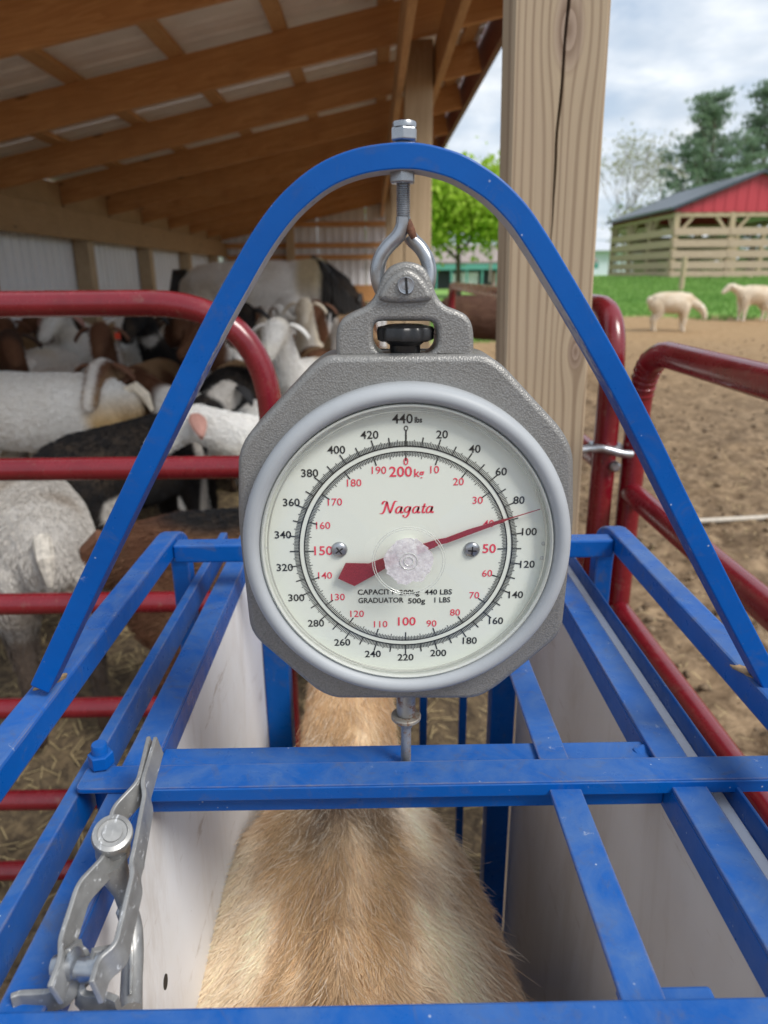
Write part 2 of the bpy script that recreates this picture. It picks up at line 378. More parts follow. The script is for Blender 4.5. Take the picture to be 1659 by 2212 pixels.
def groundm():
    t = NT('mud_and_pasture'); P = t.geo.outputs['Position']
    n1 = t.noise(1.3, 6, .7, P); n2 = t.noise(9, 7, .72, P, .6); n3 = t.noise(90, 4, .7, P)
    mud = t.mix(t.ramp(n2, (.36, 0.), (.66, 1.)), (.075, .047, .028), (.37, .265, .165)); mud = t.mix(t.ramp(n1, (.45, 0.), (.75, .45)), mud, (.30, .205, .12))
    mud = t.mix(t.ramp(n3, (.55, 0.), (.75, .45)), mud, (.40, .31, .20)); mud = t.mix(t.ramp(t.noise(3.4, 5, .7, P, .8), (.5, 0.), (.66, .55)), mud, (.075, .048, .03))
    far = t.n('ShaderNodeSeparateXYZ', {0: P}); Y = far.outputs[1]
    band = t.math('ADD', Y, t.math('MULTIPLY', t.noise(.7, 5, .65, P), 3.4))
    dry = t.ramp(t.math('DIVIDE', band, 40.), (.22, 0.), (.38, .6)); mud = t.mix(dry, mud, (.40, .26, .13))
    gr = t.mix(t.ramp(t.noise(1.1, 5, .6, P), (.3, 0.), (.7, 1.)), (.17, .32, .07), (.23, .38, .10))
    g = t.ramp(t.math('DIVIDE', band, 40.), (.462, 0.), (.480, 1.))
    c = t.mix(g, mud, gr)
    return t.set(col=c, rough=.95, spec=.15, normal=t.bump(n2, .6, .03, t.bump(n3, .5, .008)))
gm = mesh_np(V, Fq)
obj('ground', gm, groundm(), kind='structure', smooth=180)

ico = [(0, 0, 1)]+[(.894*math.cos(k*1.2566), .894*math.sin(k*1.2566), .447) for k in range(5)]+[(.894*math.cos(k*1.2566+.628), .894*math.sin(k*1.2566+.628), -.447) for k in range(5)]+[(0, 0, -1)]
icf = [(0, 1+k, 1+(k+1) % 5) for k in range(5)]+[(1+k, 6+k, 1+(k+1) % 5) for k in range(5)]+[(1+(k+1) % 5, 6+k, 6+(k+1) % 5) for k in range(5)]+[(6+k, 11, 6+(k+1) % 5) for k in range(5)]
IC = np.array(ico); n_ = 5200; cy_ = .9+12*RNG.random(n_)**1.7; cx_ = .42+RNG.random(n_)**1.3*(cy_*.75+1.2)
sz_ = (.004+.020*RNG.random(n_)**3.4)[:, None, None]; Vc = IC[None]*(1+.45*RNG.normal(size=(n_, 12, 1))*.6)*np.stack([RNG.uniform(.7, 1.5, n_), RNG.uniform(.7, 1.5, n_), RNG.uniform(.45, .9, n_)], 1)[:, None, :]*sz_
Vc = Vc+np.stack([cx_, cy_, np.array([ground_z(a, b)+.008 for a, b in zip(cx_, cy_)])], 1)[:, None, :]
Fc = (np.arange(n_)*12)[:, None, None]+np.array(icf)[None]
clm = NT('dry_clods'); clP = clm.geo.outputs['Position']; clm.set(col=clm.mix(clm.ramp(clm.noise(16, 3, .7, clP), (.35, 0.), (.65, 1.)), (.085, .055, .033), (.29, .21, .13)), rough=.95)
obj('clods', mesh_np(Vc.reshape(-1, 3), Fc.reshape(-1, 3)), clm.m, label='loose dry clods and droppings scattered over the mud', cat='clods', kind='stuff', smooth=180)
# ------------------------------------------------------------------ barn
ROOF0, SLOPE = 2.76, .21                                  # underside of the rafters above x = 0, and the pitch
def rz_(x): return ROOF0+SLOPE*x
barn = root('barn', (-1.0, 6.0, 0), 'open sided pole barn with timber rafters and white metal walls', 'barn')
MESH = {}
def shared(key, make):
    if key not in MESH: MESH[key] = make()
    return MESH[key]
def inst(name, key, make, mat, loc, parent, rot=None, label=None, bevel=0):
    me = shared(key, make)
    if len(me.materials) == 0: me.materials.append(mat)
    o = bpy.data.objects.new(name, me); COL.objects.link(o); o.parent = parent; o.matrix_parent_inverse = world(parent).inverted()
    o.location = loc
    if rot: o.rotation_euler = rot
    WM[o.name] = Matrix.Translation(loc)
    if bevel:
        b = o.modifiers.new('bevel', 'BEVEL'); b.width = bevel; b.segments = 2
    return tag(o, label)
LR = 3.86; pitch = math.atan(SLOPE)
raf_y = [2.35+1.2*k for k in range(11)]
for y in raf_y:
    inst('rafter', 'rafter', lambda: MB().box((0, 0, .10), (LR, .04, .20)).mesh(), M['rafter'], (-1.08, y, rz_(-1.08)), barn, (0, -pitch, 0), bevel=.004)
Y0, Y1 = 2.15, 14.45  # roof and walls begin here; near bay left open to let sky light in
x = .70
while x > -2.95:
    inst('purlin', 'purlin', lambda: MB().box((0, (Y0+Y1)/2, .019), (.088, Y1-Y0, .038)).mesh(), M['purlin'], (x, 0, rz_(x)+.2045), barn, (0, -pitch, 0)); x -= .61
def rib_sheet(wd, L, along='X', rib=.02, pitch_=.2286):
    """corrugated sheet: trapezoid ribs, width along one axis, extruded along the other"""
    prof = []; p = 0
    while p < wd-1e-6:
        prof += [(p, 0), (p+.012, rib), (p+.032, rib), (p+.044, 0), (p+pitch_*.5-.006, 0), (p+pitch_*.5, rib*.25), (p+pitch_*.5+.006, 0)]; p += pitch_
    prof.append((wd, 0)); prof = [q for q in prof if q[0] <= wd]
    n = len(prof); V = [(a, b, 0) for a, b in prof]+[(a, b, L) for a, b in prof]
    me = bpy.data.meshes.new('m'); me.from_pydata(V, [], [(i, i+1, n+i+1, n+i) for i in range(n-1)]); return me
for k in range(14):
    y = Y0+.9144*k
    def mk():
        me = rib_sheet(.912, 3.92); me.transform(Matrix(((0, 0, 1, -1.96), (1, 0, 0, 0), (0, 1, 0, 0), (0, 0, 0, 1)))); return me
    inst('roof_sheet', 'roof_sheet', mk, M['roofsheet'], (-1.10, y, rz_(-1.10)+.25), barn, (0, -pitch, 0))
obj('fascia', MB().box((.845, (Y0+Y1)/2, rz_(.84)+.13), (.04, Y1-Y0, .26)), M['trim'], barn)
obj('eave_beam', MB().bx(.382, .422, 1.20, Y1, 2.60, rz_(.39)-.002), M['purlin'], barn, bevel=.004)
obj('eave_beam', MB().bx(.15, .19, 1.20, Y1, 2.56, rz_(.15)-.002), M['purlin'], barn, bevel=.004)
for y in (4.92, 8.52, 12.12):
    inst('post', 'post', lambda: MB().bx(-.085, .085, -.08, .08, 0, 1).mesh(), M['post'], (.285, y, 0), barn, bevel=.006).scale.z = rz_(.285)+.02
# near corner post: front face is a grid with an open drying crack
pw, pd = .156, .084
def near_post():
    PX0 = .301; H0, H1 = 0.0, 2.90; rows = 150; crack = [(2.05, 0.012), (1.92, .010), (1.86, .006), (1.79, .004), (1.73, .0), (1.67, .0), (1.60, -.002), (1.45, -.004), (1.30, -.004)]
    cols = [-pw/2+.005, -pw/4, None, None, None, pw/4, pw/2-.005]
    V = []; F_ = []
    for j in range(rows+1):
        z = H0+(H1-H0)*j/rows
        cz = [c for c in crack]; xs = np.interp(z, [c[0] for c in cz[::-1]], [c[1] for c in cz[::-1]])
        xs += .0018*mnoise.noise(Vector((0, 0, z*14)))
        wdt = .0046*smooth(1.50, 1.72, z)*(1+.5*mnoise.noise(Vector((3, 0, z*9)))); dep = .034*smooth(1.45, 1.62, z)
        row = [(-pw/2, pd, z), (-pw/2, .005, z), (-pw/2+.005, 0, z), (-pw/4, 0, z), (xs-wdt/2-.0004, 0, z), (xs, dep, z), (xs+wdt/2+.0004, 0, z), (pw/4, 0, z),
               (pw/2-.006-.002*abs(mnoise.noise(Vector((7, 0, z*3)))), 0, z), (pw/2, .006, z), (pw/2, pd, z)]
        V += row
    n = len(row)
    for j in range(rows):
        for i in range(n): F_.append((j*n+i, j*n+(i+1) % n, (j+1)*n+(i+1) % n, (j+1)*n+i))
    F_ += [tuple(range(n)), tuple(range(rows*n, rows*n+n))]
    mb = MB(); mb.add(V, F_); return mb
def nearpostm():
    t = NT('weathered_grey_tan_post'); P = t.tc.outputs['Object']; kn = []
    warp = None; X = t.n('ShaderNodeSeparateXYZ', {0: P})
    for (kx, kz, s_) in ((.012, 1.885, 26.), (.052, 1.385, 48.)):
        d = t.n('ShaderNodeVectorMath', {0: P, 1: (kx, 0, kz)}, operation='SUBTRACT').outputs[0]
        d = t.n('ShaderNodeVectorMath', {0: d, 1: (s_, 0, s_*.42)}, operation='MULTIPLY').outputs[0]
        r_ = t.n('ShaderNodeVectorMath', {0: d}, operation='LENGTH').outputs[1]
        g = t.math('EXPONENT', t.math('MULTIPLY', t.math('MULTIPLY', r_, r_), -.9))
        sgn = t.n('ShaderNodeSeparateXYZ', {0: d}).outputs[0]
        wv = t.math('MULTIPLY', t.math('MULTIPLY', sgn, g), -.028); kn.append((r_, g)); warp = wv if warp is None else t.math('ADD', warp, wv)
    xx = t.math('ADD', X.outputs[0], warp)
    v = t.n('ShaderNodeCombineXYZ', {0: xx, 1: X.outputs[1], 2: X.outputs[2]}).outputs[0]
    a = t.noise(30, 2, .4, v, .4, (1, 1, .045)); w2 = t.noise(9, 2, .5, v, .3, (1, 1, .05))
    ring = t.math('SINE', t.math('ADD', t.math('MULTIPLY', xx, 420.), t.math('MULTIPLY', w2, 28.)))
    ring = t.math('MULTIPLY_ADD', ring, .5, .5)
    fine = t.noise(260, 3, .6, v, 0, (1, 1, .02))
    c = t.mix(t.ramp(ring, (.05, 0.), (.38, 1.)), (.225, .155, .095), (.43, .335, .225)); c = t.mix(t.math('MULTIPLY', a, .5), c, (.42, .33, .225))
    c = t.mix(t.math('MULTIPLY', fine, .5), c, (.20, .145, .095)); c = t.mix(t.ramp(t.noise(4, 4, .6, P), (.45, 0.), (.75, .3)), c, (.33, .25, .19))
    for r_, g in kn:
        rr = t.math('FRACT', t.math('MULTIPLY', r_, 3.2)); k_ = t.ramp(r_, (.25, .8), (.55, .5), (.75, 0.))
        c = t.mix(k_, c, t.mix(t.ramp(rr, (.2, 0.), (.8, 1.)), (.16, .10, .07), (.30, .22, .17)))
    return t.set(col=c, rough=.8, normal=t.bump(fine, .25, .001))
npm = nearpostm()
npo = obj('post', near_post(), npm, barn, label='weathered near corner post split by a long drying crack')
npo.location = (.338, 1.30, 0); npo.rotation_euler = (0, R(-1.1), R(1.2))
# back wall
XW = -2.9
for k in range(14):
    def mk():
        me = rib_sheet(.912, 2.24, rib=.02, pitch_=.152); me.transform(Matrix(((0, -1, 0, 0), (1, 0, 0, 0), (0, 0, 1, 0), (0, 0, 0, 1)))); return me
    inst('siding_sheet', 'siding_sheet', mk, M['siding'], (XW-.085, Y0+.9144*k, .12), barn)
wp1 = at_x(197, 540, XW+.075).y; wp2 = at_x(330, 580, XW+.075).y; dwp = wp2-wp1
for y in (wp1-2*dwp, wp1-dwp, wp1, wp2, wp2+dwp, wp2+2*dwp):
    inst('wall_post', 'wall_post', lambda: MB().bx(-.075, .075, -.08, .08, 0, 2.1).mesh(), M['post'], (XW, y, 0), barn)
obj('wall_header', MB().bx(XW+.079, XW+.125, Y0, Y1, 1.86, 2.12), M['plank'], barn, bevel=.004)
for y in raf_y[:-1]: inst('blocking_board', 'blocking', lambda: MB().bx(-.018, .018, .03, 1.17, 0, .235).mesh(), M['plank'], (XW+.02, y, 2.10), barn)
for z0, z1 in ((.83, 1.09), (.52, .78), (.2, .46)):
    obj('wall_board', MB().bx(XW+.079, XW+.12, Y0, 14.1, z0, z1), M['plank'], barn, bevel=.004)
# far end wall
for k in range(4):
    def mk():
        me = rib_sheet(.91, 2.75, rib=.02, pitch_=.152); me.transform(Matrix(((1, 0, 0, 0), (0, -1, 0, 0), (0, 0, 1, 0), (0, 0, 0, 1)))); return me
    inst('end_sheet', 'end_sheet', mk, M['siding'], (XW+.02+.9144*k, 14.40, .1), barn).scale.z = (rz_(XW+.5+.9144*k)+.12)/2.75
for z, h in ((1.06, .30), (1.72, .09), (1.93, .09), (2.3, .09)):
    obj('girt', MB().bx(XW+.13, .5, 14.26, 14.30, z-h/2+.13, z+h/2+.13), M['rafter'], barn)
inst('wall_post', 'wall_post', None, M['post'], (-1.55, 14.2, .18), barn).scale = (1, 1, 1.1)
# bedding
V = []; bxs = np.linspace(-2.82, .42, 60); bys = np.linspace(1.2, 14.2, 150)
for y in bys:
    for x in bxs:
        q = Vector((x, y, 0)); z = .02+.16*smooth(1.2, 2.4, y)*(1-smooth(.2, .42, x)*.8)+mnoise.fractal(q*5, 1, 2, 3)*.02
        V.append((x, y, z))
n = len(bxs)
t = NT('trampled_straw_bedding'); P = t.geo.outputs['Position']
c = t.mix(t.ramp(t.noise(26, 6, .7, P, dist=.8), (.38, 0.), (.68, 1.)), (.065, .045, .028), (.23, .165, .09))
c = t.mix(t.ramp(t.noise(120, 4, .7, P, dist=1.2), (.58, 0.), (.7, .6)), c, (.34, .26, .14))
t.set(col=c, rough=.95, normal=t.bump(t.noise(40, 5, .7, P), .6, .02))
obj('bedding_floor', mesh_np(V, [(j*n+i, j*n+i+1, (j+1)*n+i+1, (j+1)*n+i) for j in range(len(bys)-1) for i in range(n-1)]), t.m, kind='structure', smooth=180)
# loose straw stems in the bedding and on the near mud
def straw(n, x0, x1, y0, y1, zf, L=.07):
    C = np.stack([RNG.uniform(x0, x1, n), RNG.uniform(y0, y1, n)], 1); z = np.array([zf(a, b) for a, b in C])
    ang = RNG.uniform(0, math.pi, n); l = L*RNG.uniform(.3, 1, n); d = np.stack([np.cos(ang)*l, np.sin(ang)*l, RNG.uniform(-.15, .3, n)*l], 1)
    sde = np.stack([-np.sin(ang), np.cos(ang), np.zeros(n)], 1)*.0016; c = np.column_stack([C, z])
    V = np.stack([c-d/2-sde, c-d/2+sde, c+d/2+sde, c+d/2-sde], 1).reshape(-1, 3); return mesh_np(V, np.arange(4*n).reshape(n, 4))
strawm = plain('straw', (.45, .35, .18), .8, var=.35, scale=8)
obj('straw', straw(1400, .42, 3.2, .9, 6.5, lambda x, y: ground_z(x, y)+.018, .06), strawm, label='loose straw stems lying on the mud outside', cat='straw', kind='stuff')
obj('straw', straw(5000, -2.2, .4, 1.25, 4.5, lambda x, y: .03+.16*smooth(1.2, 2.4, y)), strawm, label='loose straw stems scattered over the barn bedding', cat='straw', kind='stuff')

# ------------------------------------------------------------------ red tube gates
TR = .0245
def tube_obj(name, pts, r, mat, parent, n=16, **k): return obj(name, MB().tube(pts, r, n), mat, parent, smooth=50, **k)
def gate(label, a, b, zs, ztop, zbot, rad=.17, stays=(), bends=(True, True), group=None):
    """tube gate between plan points a and b: bent outer frame, inner rails, vertical stays"""
    a, b = Vector((*a, 0)), Vector((*b, 0)); up = Vector((0, 0, 1)); g = root('tube_gate', ((a+b)/2), label, 'gate', group)
    pts = [a+up*zbot, a+up*ztop, b+up*ztop, b+up*zbot]
    tube_obj('frame_tube', fillet(pts, [0, rad, rad, 0], 12), TR, M['red'], g)
    d = (b-a).normalized()
    for z in zs: tube_obj('rail', [a+d*TR*.6+up*z, b-d*TR*.6+up*z], TR*.96, M['red'], g)
    for s_ in stays:
        p = a+(b-a)*s_; mb = MB()
        for z0, z1 in zip([*zs], [*zs[1:], ztop]): mb.tube([p+up*(z0+TR*.8), p+up*(z1-TR*.8)], .012, 8)
        obj('stay', MB().box(p+up*((zs[0]+ztop)/2)+d.cross(up)*(TR+.004), (.03 if abs(d.x) > .5 else .006, .006 if abs(d.x) > .5 else .03, ztop-zs[0])), M['red'], g)
    return g
xr = at_y(586, 900, 1.40).x
gate('red tube gate across the barn front with goats behind it', (-2.75, 1.40), (xr, 1.40), (.123, .336, .590, .852, 1.152), 1.473, .10, .22, (.45,))
g2 = gate('red tube gate running along the mud beside the blue crate', (.545, 1.45), (.535, -1.6), (.12, .36, .62, .80, 1.075), 1.375, .08, .13, (.5,))
g3 = gate('red tube gate along the open barn side behind the cracked post', (.482, 1.45), (.50, 4.75), (.13, .36, .62, .88, 1.14), 1.452, .08, .12, (.42,))
# wrinkles pressed into the inside of the bend of the near side gate
tp = fillet([Vector((.545, 1.45, .8)), Vector((.545, 1.45, 1.375)), Vector((.54, .5, 1.375))], [0, .13, 0], 12)
for k in range(3, 9):
    p = tp[k]; dr = (tp[k+1]-tp[k-1]).normalized(); a = dr.orthogonal().normalized(); b = dr.cross(a)
    obj('bend_crease', MB().tube([p+(math.cos(q)*a+math.sin(q)*b)*(TR-.0005) for q in np.linspace(0, 2*math.pi, 17)[:-1]], .0028, 6, closed=True), M['red'], g2, smooth=60)
# hinge strap and latch hardware between post and gate
lt = root('gate_latch', at_y(1300, 960, 1.43), 'galvanised gate latch clamped round the red pole beside the post', 'latch')
zc = at_y(1305, 960, 1.45).z
obj('latch_rod', MB().tube(spline([(.395, 1.37, zc+.006), (.43, 1.385, zc+.006), (.462, 1.405, zc+.002), (.50, 1.405, zc-.008), (.525, 1.41, zc-.012)]), .0085, 10), M['zinc'], lt, smooth=60)
obj('pole_clamp', MB().tube([(.482+.03*math.cos(q), 1.45+.03*math.sin(q), zc-.004) for q in np.linspace(0, 2*math.pi, 25)[:-1]], .007, 8, closed=True), M['zinc'], lt, smooth=60)
zb = at_y(1318, 1005, 1.43).z
obj('latch_bolt', MB().lathe([(.0, -.012), (.011, -.012), (.011, .0), (.007, .004), (.0, .004)], 12, Matrix.Translation((.497, 1.416, zb)) @ Matrix.Rotation(R(90), 4, 'X'), cap=False), M['zinc'], lt, smooth=40)
# pale pole on the mud
a, b = at_z(1500, 1126, .03), at_z(1760, 1112, .03)
obj('ground_pole', MB().tube([a+(b-a)*t_ for t_ in np.linspace(0, 1, 8)], .017, 8), plain('pale_plastic', (.5, .45, .38), .6), label='pale pole lying on the mud beyond the side gate', cat='pole', smooth=60)

# ------------------------------------------------------------------ blue weighing stand (outer frame and arch)
YS = .49                                                   # plane in which arch, bolt and scale hang
ZT = 1.211; TB = .0245
XL, XR = -.2655, .3085                                     # centre lines of the two top tubes
stand = root('weighing_stand', (.021, .45, 0), 'blue steel weighing stand with tall arch over the animal crate', 'weighing stand')
sq = [(-TB/2, -TB/2), (TB/2, -TB/2), (TB/2, TB/2), (-TB/2, TB/2)]
for X in (XL, XR):
    z = ZT-TB/2
    pts = fillet([(X, -.42, .03), (X, -.42, z), (X, .898, z), (X, .898, .03)], [0, .05, .06, 0], 8)
    obj('side_tube', MB().sweep(pts, sq, (1, 0, 0)), M['blue_dusty'], stand, bevel=.0025)
for y in (.832,):
    obj('cross_tube', MB().bx(XL+TB/2+.0005, XR-TB/2-.0005, y-TB/2, y+TB/2, ZT-TB-.005, ZT-.006), M['blue'], stand, bevel=.0025)
obj('cross_tube', MB().bx(XL+TB/2, XR-TB/2, -.42-TB/2, -.42+TB/2, .10, .10+TB), M['blue'], stand, bevel=.0025)
arch_px = [(64, 1481), (80, 1446), (160, 1273), (245, 1093), (340, 893), (430, 708), (490, 596), (540, 508), (590, 438), (640, 388), (690, 352), (740, 329), (790, 315), (840, 308), (877, 306.5), (915, 309), (959, 319), (1000, 333), (1040, 355), (1089, 390), (1139, 442), (1179, 500), (1214, 557), (1279, 668), (1329, 757), (1379, 850), (1429, 950), (1494, 1085), (1568, 1234), (1659, 1412), (1690, 1473)]
outer = [at_y(x, y, YS-.012) for x, y in arch_px]
AW, AD = .0152, .022
path = spline(outer, 4)
sgn = 1
arch = obj('arch', MB().sweep(path, [(0, 0), (sgn*AW, 0), (sgn*AW, AD), (0, AD)], (0, 1, 0)), M['blue_clean'], stand, bevel=.0012)
def scraped():
    t = NT('scraped_bare_paint'); P = t.geo.outputs['Position']; f = t.noise(60, 6, .75, P, .8, (1, 2.5, 1))
    z = t.n('ShaderNodeSeparateXYZ', {0: P}).outputs[2]; hi = t.ramp(z, (.35, 0.), (.62, 1.)) if False else t.n('ShaderNodeMapRange', {0: z, 1: 1.42, 2: 1.52}).outputs[0]
    g = t.math('ADD', t.math('MULTIPLY', f, .9), t.math('MULTIPLY', hi, .28))
    c = t.mix(t.ramp(g, (.52, 0.), (.66, 1.)), (.012, .06, .30), (.38, .37, .38)); c = t.mix(t.ramp(t.noise(90, 5, .7, P, loc=(4, 1, 1)), (.66, 0.), (.72, .9)), c, (.04, .035, .03))
    return t.set(col=c, rough=.6, normal=t.bump(f, .5, .001))
arch.data.materials.append(scraped())
np_ = len(path)
for p_ in arch.data.polygons:
    v_ = [arch.data.vertices[i].co for i in p_.vertices]; c_ = sum(v_, Vector())/len(v_)
    if len(v_) == 4 and (p_.normal.dot(Vector((.02, .49, 1.30))-c_) > 0) and abs(p_.normal.y) < .5 and max(v.y for v in v_)-min(v.y for v in v_) > .01:
        if (Vector((.02, c_.y, 1.25))-c_).normalized().dot(p_.normal) > .2: p_.material_index = 1
# welds at the arch feet: burnt paint
for px, py, rot, lx, ly in ((112, 1472, -32, .0055, .0125), (1618, 1452, 38, .0060, .0150)):
    p = at_z(px, py, ZT+.0003); loop_ = []
    for k in range(36):
        q = 2*math.pi*k/36; rr = 1+.35*mnoise.noise(Vector((math.cos(q)*1.6, math.sin(q)*1.6, px)))+.15*mnoise.noise(Vector((math.cos(q)*5, math.sin(q)*5, px)))
        loop_.append((rr*lx*math.cos(q), rr*ly*math.sin(q)))
    me = shape2d([loop_], .0005, to_xz=False); me.transform(Matrix.Translation(p) @ Matrix.Rotation(R(rot), 4, 'Z')); obj('weld_bead', me, M['burnt'], stand)
# eye bolt with its nuts
ctr = at_y(871, 570, YS); PXM = (at_y(872, 570, YS)-at_y(871, 570, YS)).x
def P2(x, y): return at_y(x, y, YS)
eb = root('eye_bolt', P2(872, 335), 'zinc plated eye bolt with two nuts through the top of the blue arch', 'eye bolt')
x0 = P2(871, 395).x; zt, zn0, zn1, zlo = P2(872, 266).z, P2(872, 305).z, P2(872, 262).z, P2(871, 478).z
shank = MB(); prof = [(.0001, P2(871, 272).z)]; z = prof[0][1]
while z > zlo: prof += [(.0046, z), (.0039, z-.0006), (.0046, z-.0012)]; z -= .0013
prof.append((.0044, zlo)); prof.append((.0001, zlo-.001)); prof.reverse()
shank.lathe(prof, 20, Matrix.Translation((x0, YS, 0)), cap=False); obj('threaded_shank', shank, M['zinc'], eb, smooth=30)
def hexnut(zb, zt_, r_, xx, rot=10, dome=0.0, yy=YS):
    mb = MB(); m = Matrix.Translation((xx, yy, 0)) @ Matrix.Rotation(R(rot), 4, 'Z'); c_ = r_*.12
    mb.lathe([(.0, zb), (r_*.88, zb), (r_, zb+c_*.55), (r_, zt_-c_*.55), (r_*.88, zt_)]+([(r_*.80, zt_), (r_*.80, zt_+dome*.6), (r_*.72, zt_+dome), (0., zt_+dome)] if dome else [(0., zt_)]), 6, m, cap=False); return mb
zu0, zu1 = P2(872, 309).z, P2(872, 272).z
obj('lock_nut', hexnut(zu0+.0008, zu1-.001, .0086, x0+.0006, 22, 0), M['zinc'], eb, bevel=.0006)
obj('nut_collar', MB().lathe([(.0074, zu1-.001), (.0075, zu1+.0012), (.0070, zu1+.0022), (.0048, zu1+.0024), (.0046, zu1+.0005), (0, zu1+.0005)], 32, Matrix.Translation((x0+.0006, YS, 0)), cap=False), M['zinc'], eb, smooth=40)
zl1, zl0 = P2(872, 363).z, P2(872, 397).z
obj('hex_nut', hexnut(zl0, zl1, .0086, x0-.0005, 24), M['zinc'], eb, bevel=.0006)
loop = spline([P2(x, y) for x, y in ((871, 470), (869, 490), (858, 512), (838, 532), (822, 556), (815, 585), (820, 618), (838, 645), (868, 655), (900, 648), (922, 622), (929, 590), (924, 560), (910, 535), (893, 518), (886, 508))], 6)
loop = [p+Vector((0, .010*smooth(.3, 1, i/len(loop))-.002, 0)) for i, p in enumerate(loop)]
obj('eye_ring', MB().tube(loop, .0047, 14), M['zinc'], eb, smooth=60)
mb = MB(); p = P2(884, 500)
mb.tube([p+Vector((-.001, -.003, .007)), p+Vector((.0005, -.004, .001)), p+Vector((.003, -.003, -.004))], [.0018, .0030, .0022], 10); obj('rust_scab', mb, M['rust'], eb, smooth=70)

# ------------------------------------------------------------------ hanging dial scale
YB, YD, YC = .455, .467, .474                              # bezel front, dial face, front of the casting
scale = root('dial_scale', at_y(877, 1185, YS), 'grey cast hanging dial scale with round cream dial', 'scale')
def loop2(pts, y, rad=0, seg=5):
    L = [at_y(a, b, y) for a, b in pts]; L = [Vector((p.x, p.z, 0)) for p in L]
    return fillet_loop(L, rad, seg) if rad else L
body_px = [(706, 768), (1052, 766), (1088, 790), (1217, 930), (1241, 978), (1241, 1130), (1215, 1372), (1070, 1490), (1030, 1512), (722, 1512), (686, 1496), (540, 1372), (513, 1130), (513, 985), (530, 945), (668, 796)]
bl = loop2(body_px, YC, .012)
me = shape2d([[(p.x, p.y) for p in bl]], .024, .0045, 3); me.transform(Matrix.Translation((0, YC+.024, 0)))
obj('body_casting', me, M['cast'], scale, smooth=35)
yh = .479
lug = [(857+0, 0)]
left = [(726, 775), (726, 722), (736, 694), (760, 677), (788, 664), (806, 646), (818, 620), (828, 596), (846, 574), (877, 565)]
right = [(910, 573), (927, 594), (936, 618), (948, 645), (966, 662), (992, 672), (1012, 686), (1023, 716), (1024, 775)]
Lh = [at_y(a, b, yh) for a, b in left+right]; Lh = spline([Vector((p.x, p.z, 0)) for p in Lh], 4)
hole = loop2([(806, 694), (944, 694), (944, 748), (926, 766), (822, 766), (806, 744)], yh, .006)
me = shape2d([[(p.x, p.y) for p in Lh], [(p.x, p.y) for p in hole]], .0145, .0035, 3); me.transform(Matrix.Translation((0, yh+.0145, 0)))
obj('hanger_casting', me, M['cast'], scale, smooth=40)
# raised shoulder pads and lug boss give the casting its relief
L = loop2([(838, 600), (877, 574), (916, 600), (940, 648), (900, 655), (850, 655), (812, 648)], yh-.003, .008); me = shape2d([[(p.x, p.y) for p in L]], .005, .0035, 3); me.transform(Matrix.Translation((0, yh+.001, 0))); obj('lug_boss', me, M['cast'], scale, smooth=50)
p = at_y(877, 617, yh-.005)
RY = Matrix.Rotation(R(90), 4, 'X')                        # local +z to -y, towards the viewer
def facing(p): return Matrix.Translation(p) @ RY
sc_ = obj('slotted_screw', MB().lathe([(.0055, -.003), (.0055, .0005), (.0050, .0012), (.0040, .0010), (.0039, .0013), (.0028, .0012), (.0027, .0015), (0., .0016)], 32, facing(p), cap=False), M['zinc'], scale, smooth=30)
obj('screw_slot', MB().box(p+Vector((.0002, -.0014, 0)), (.0016, .0008, .0098), Matrix.Rotation(R(-4), 3, 'Y')), M['black'], sc_)
# black adjusting knob in the window
kp = at_y(875, 766, YS); kz = lambda y: at_y(875, y, YS).z
kb = MB().lathe([(.0, kz(736)), (.0165, kz(736)), (.0187, kz(732)), (.0190, kz(712)), (.0180, kz(706)), (.0150, kz(704)), (.011, kz(700.5)), (.0, kz(699))], 132, Matrix.Translation((kp.x, YS, 0)), 11, .035, cap=False)
kn = obj('adjusting_knob', kb, M['black'], scale, smooth=40)
obj('knob_collar', MB().lathe([(.0, kz(775)), (.0098, kz(775)), (.0102, kz(768)), (.0104, kz(745)), (.0135, kz(737)), (.0, kz(737))], 40, Matrix.Translation((kp.x, YS, 0)), cap=False), M['black'], kn, smooth=40)
# bezel
bc = at_y(880.5, 1193, YB); RB = (at_y(1240, 1193, YB).x-at_y(522, 1193, YB).x)/2
prof = [(RB-.004, -.026), (RB, -.022), (RB, -.008), (RB-.0012, -.0035), (RB-.0040, -.0008), (RB-.0075, 0), (RB-.0105, -.0018), (RB-.0125, -.0060), (RB-.0128, -.0135)]
obj('bezel_ring', MB().lathe(prof, 128, facing(bc), cap=False), M['bezel'], scale, smooth=60)
dc = at_y(876.5, 1188, YD)
RD = RB-.0127
obj('dial_plate', MB().lathe([(RD, -.001), (RD, 0.0), (0., 0.0)], 128, facing(Vector((bc.x, YD, bc.z))), cap=False), M['dial'], scale, smooth=30)
PX = (at_y(976.5, 1188, YD).x-dc.x)/100                    # metres per picture pixel on the dial
def dz(r, a, e=.0003): return Vector((dc.x+r*PX*math.sin(a), YD-e, dc.z+r*PX*math.cos(a)))
def flat(mb, pts): n = len(mb.v); mb.v += [tuple(p) for p in pts]; mb.f.append(tuple(range(n, n+len(pts))))
R_OUT, R_IN = 229.5, 218.0
mb = MB()
for r0, r1 in ((R_OUT-1.6, R_OUT+1.1), (R_IN-1.1, R_IN+1.1)):
    for k in range(240): flat(mb, [dz(r0, k*math.pi/120), dz(r1, k*math.pi/120), dz(r1, (k+1)*math.pi/120), dz(r0, (k+1)*math.pi/120)])
obj('scale_rings', mb, M['ink'], scale, kind='stuff')
mb = MB()
def tick(a, r0, r1, wd):
    t_ = Vector((math.cos(a), 0, -math.sin(a)))*wd*PX*.5; p, q = dz(r0, a), dz(r1, a); flat(mb, [p-t_, p+t_, q+t_, q-t_])
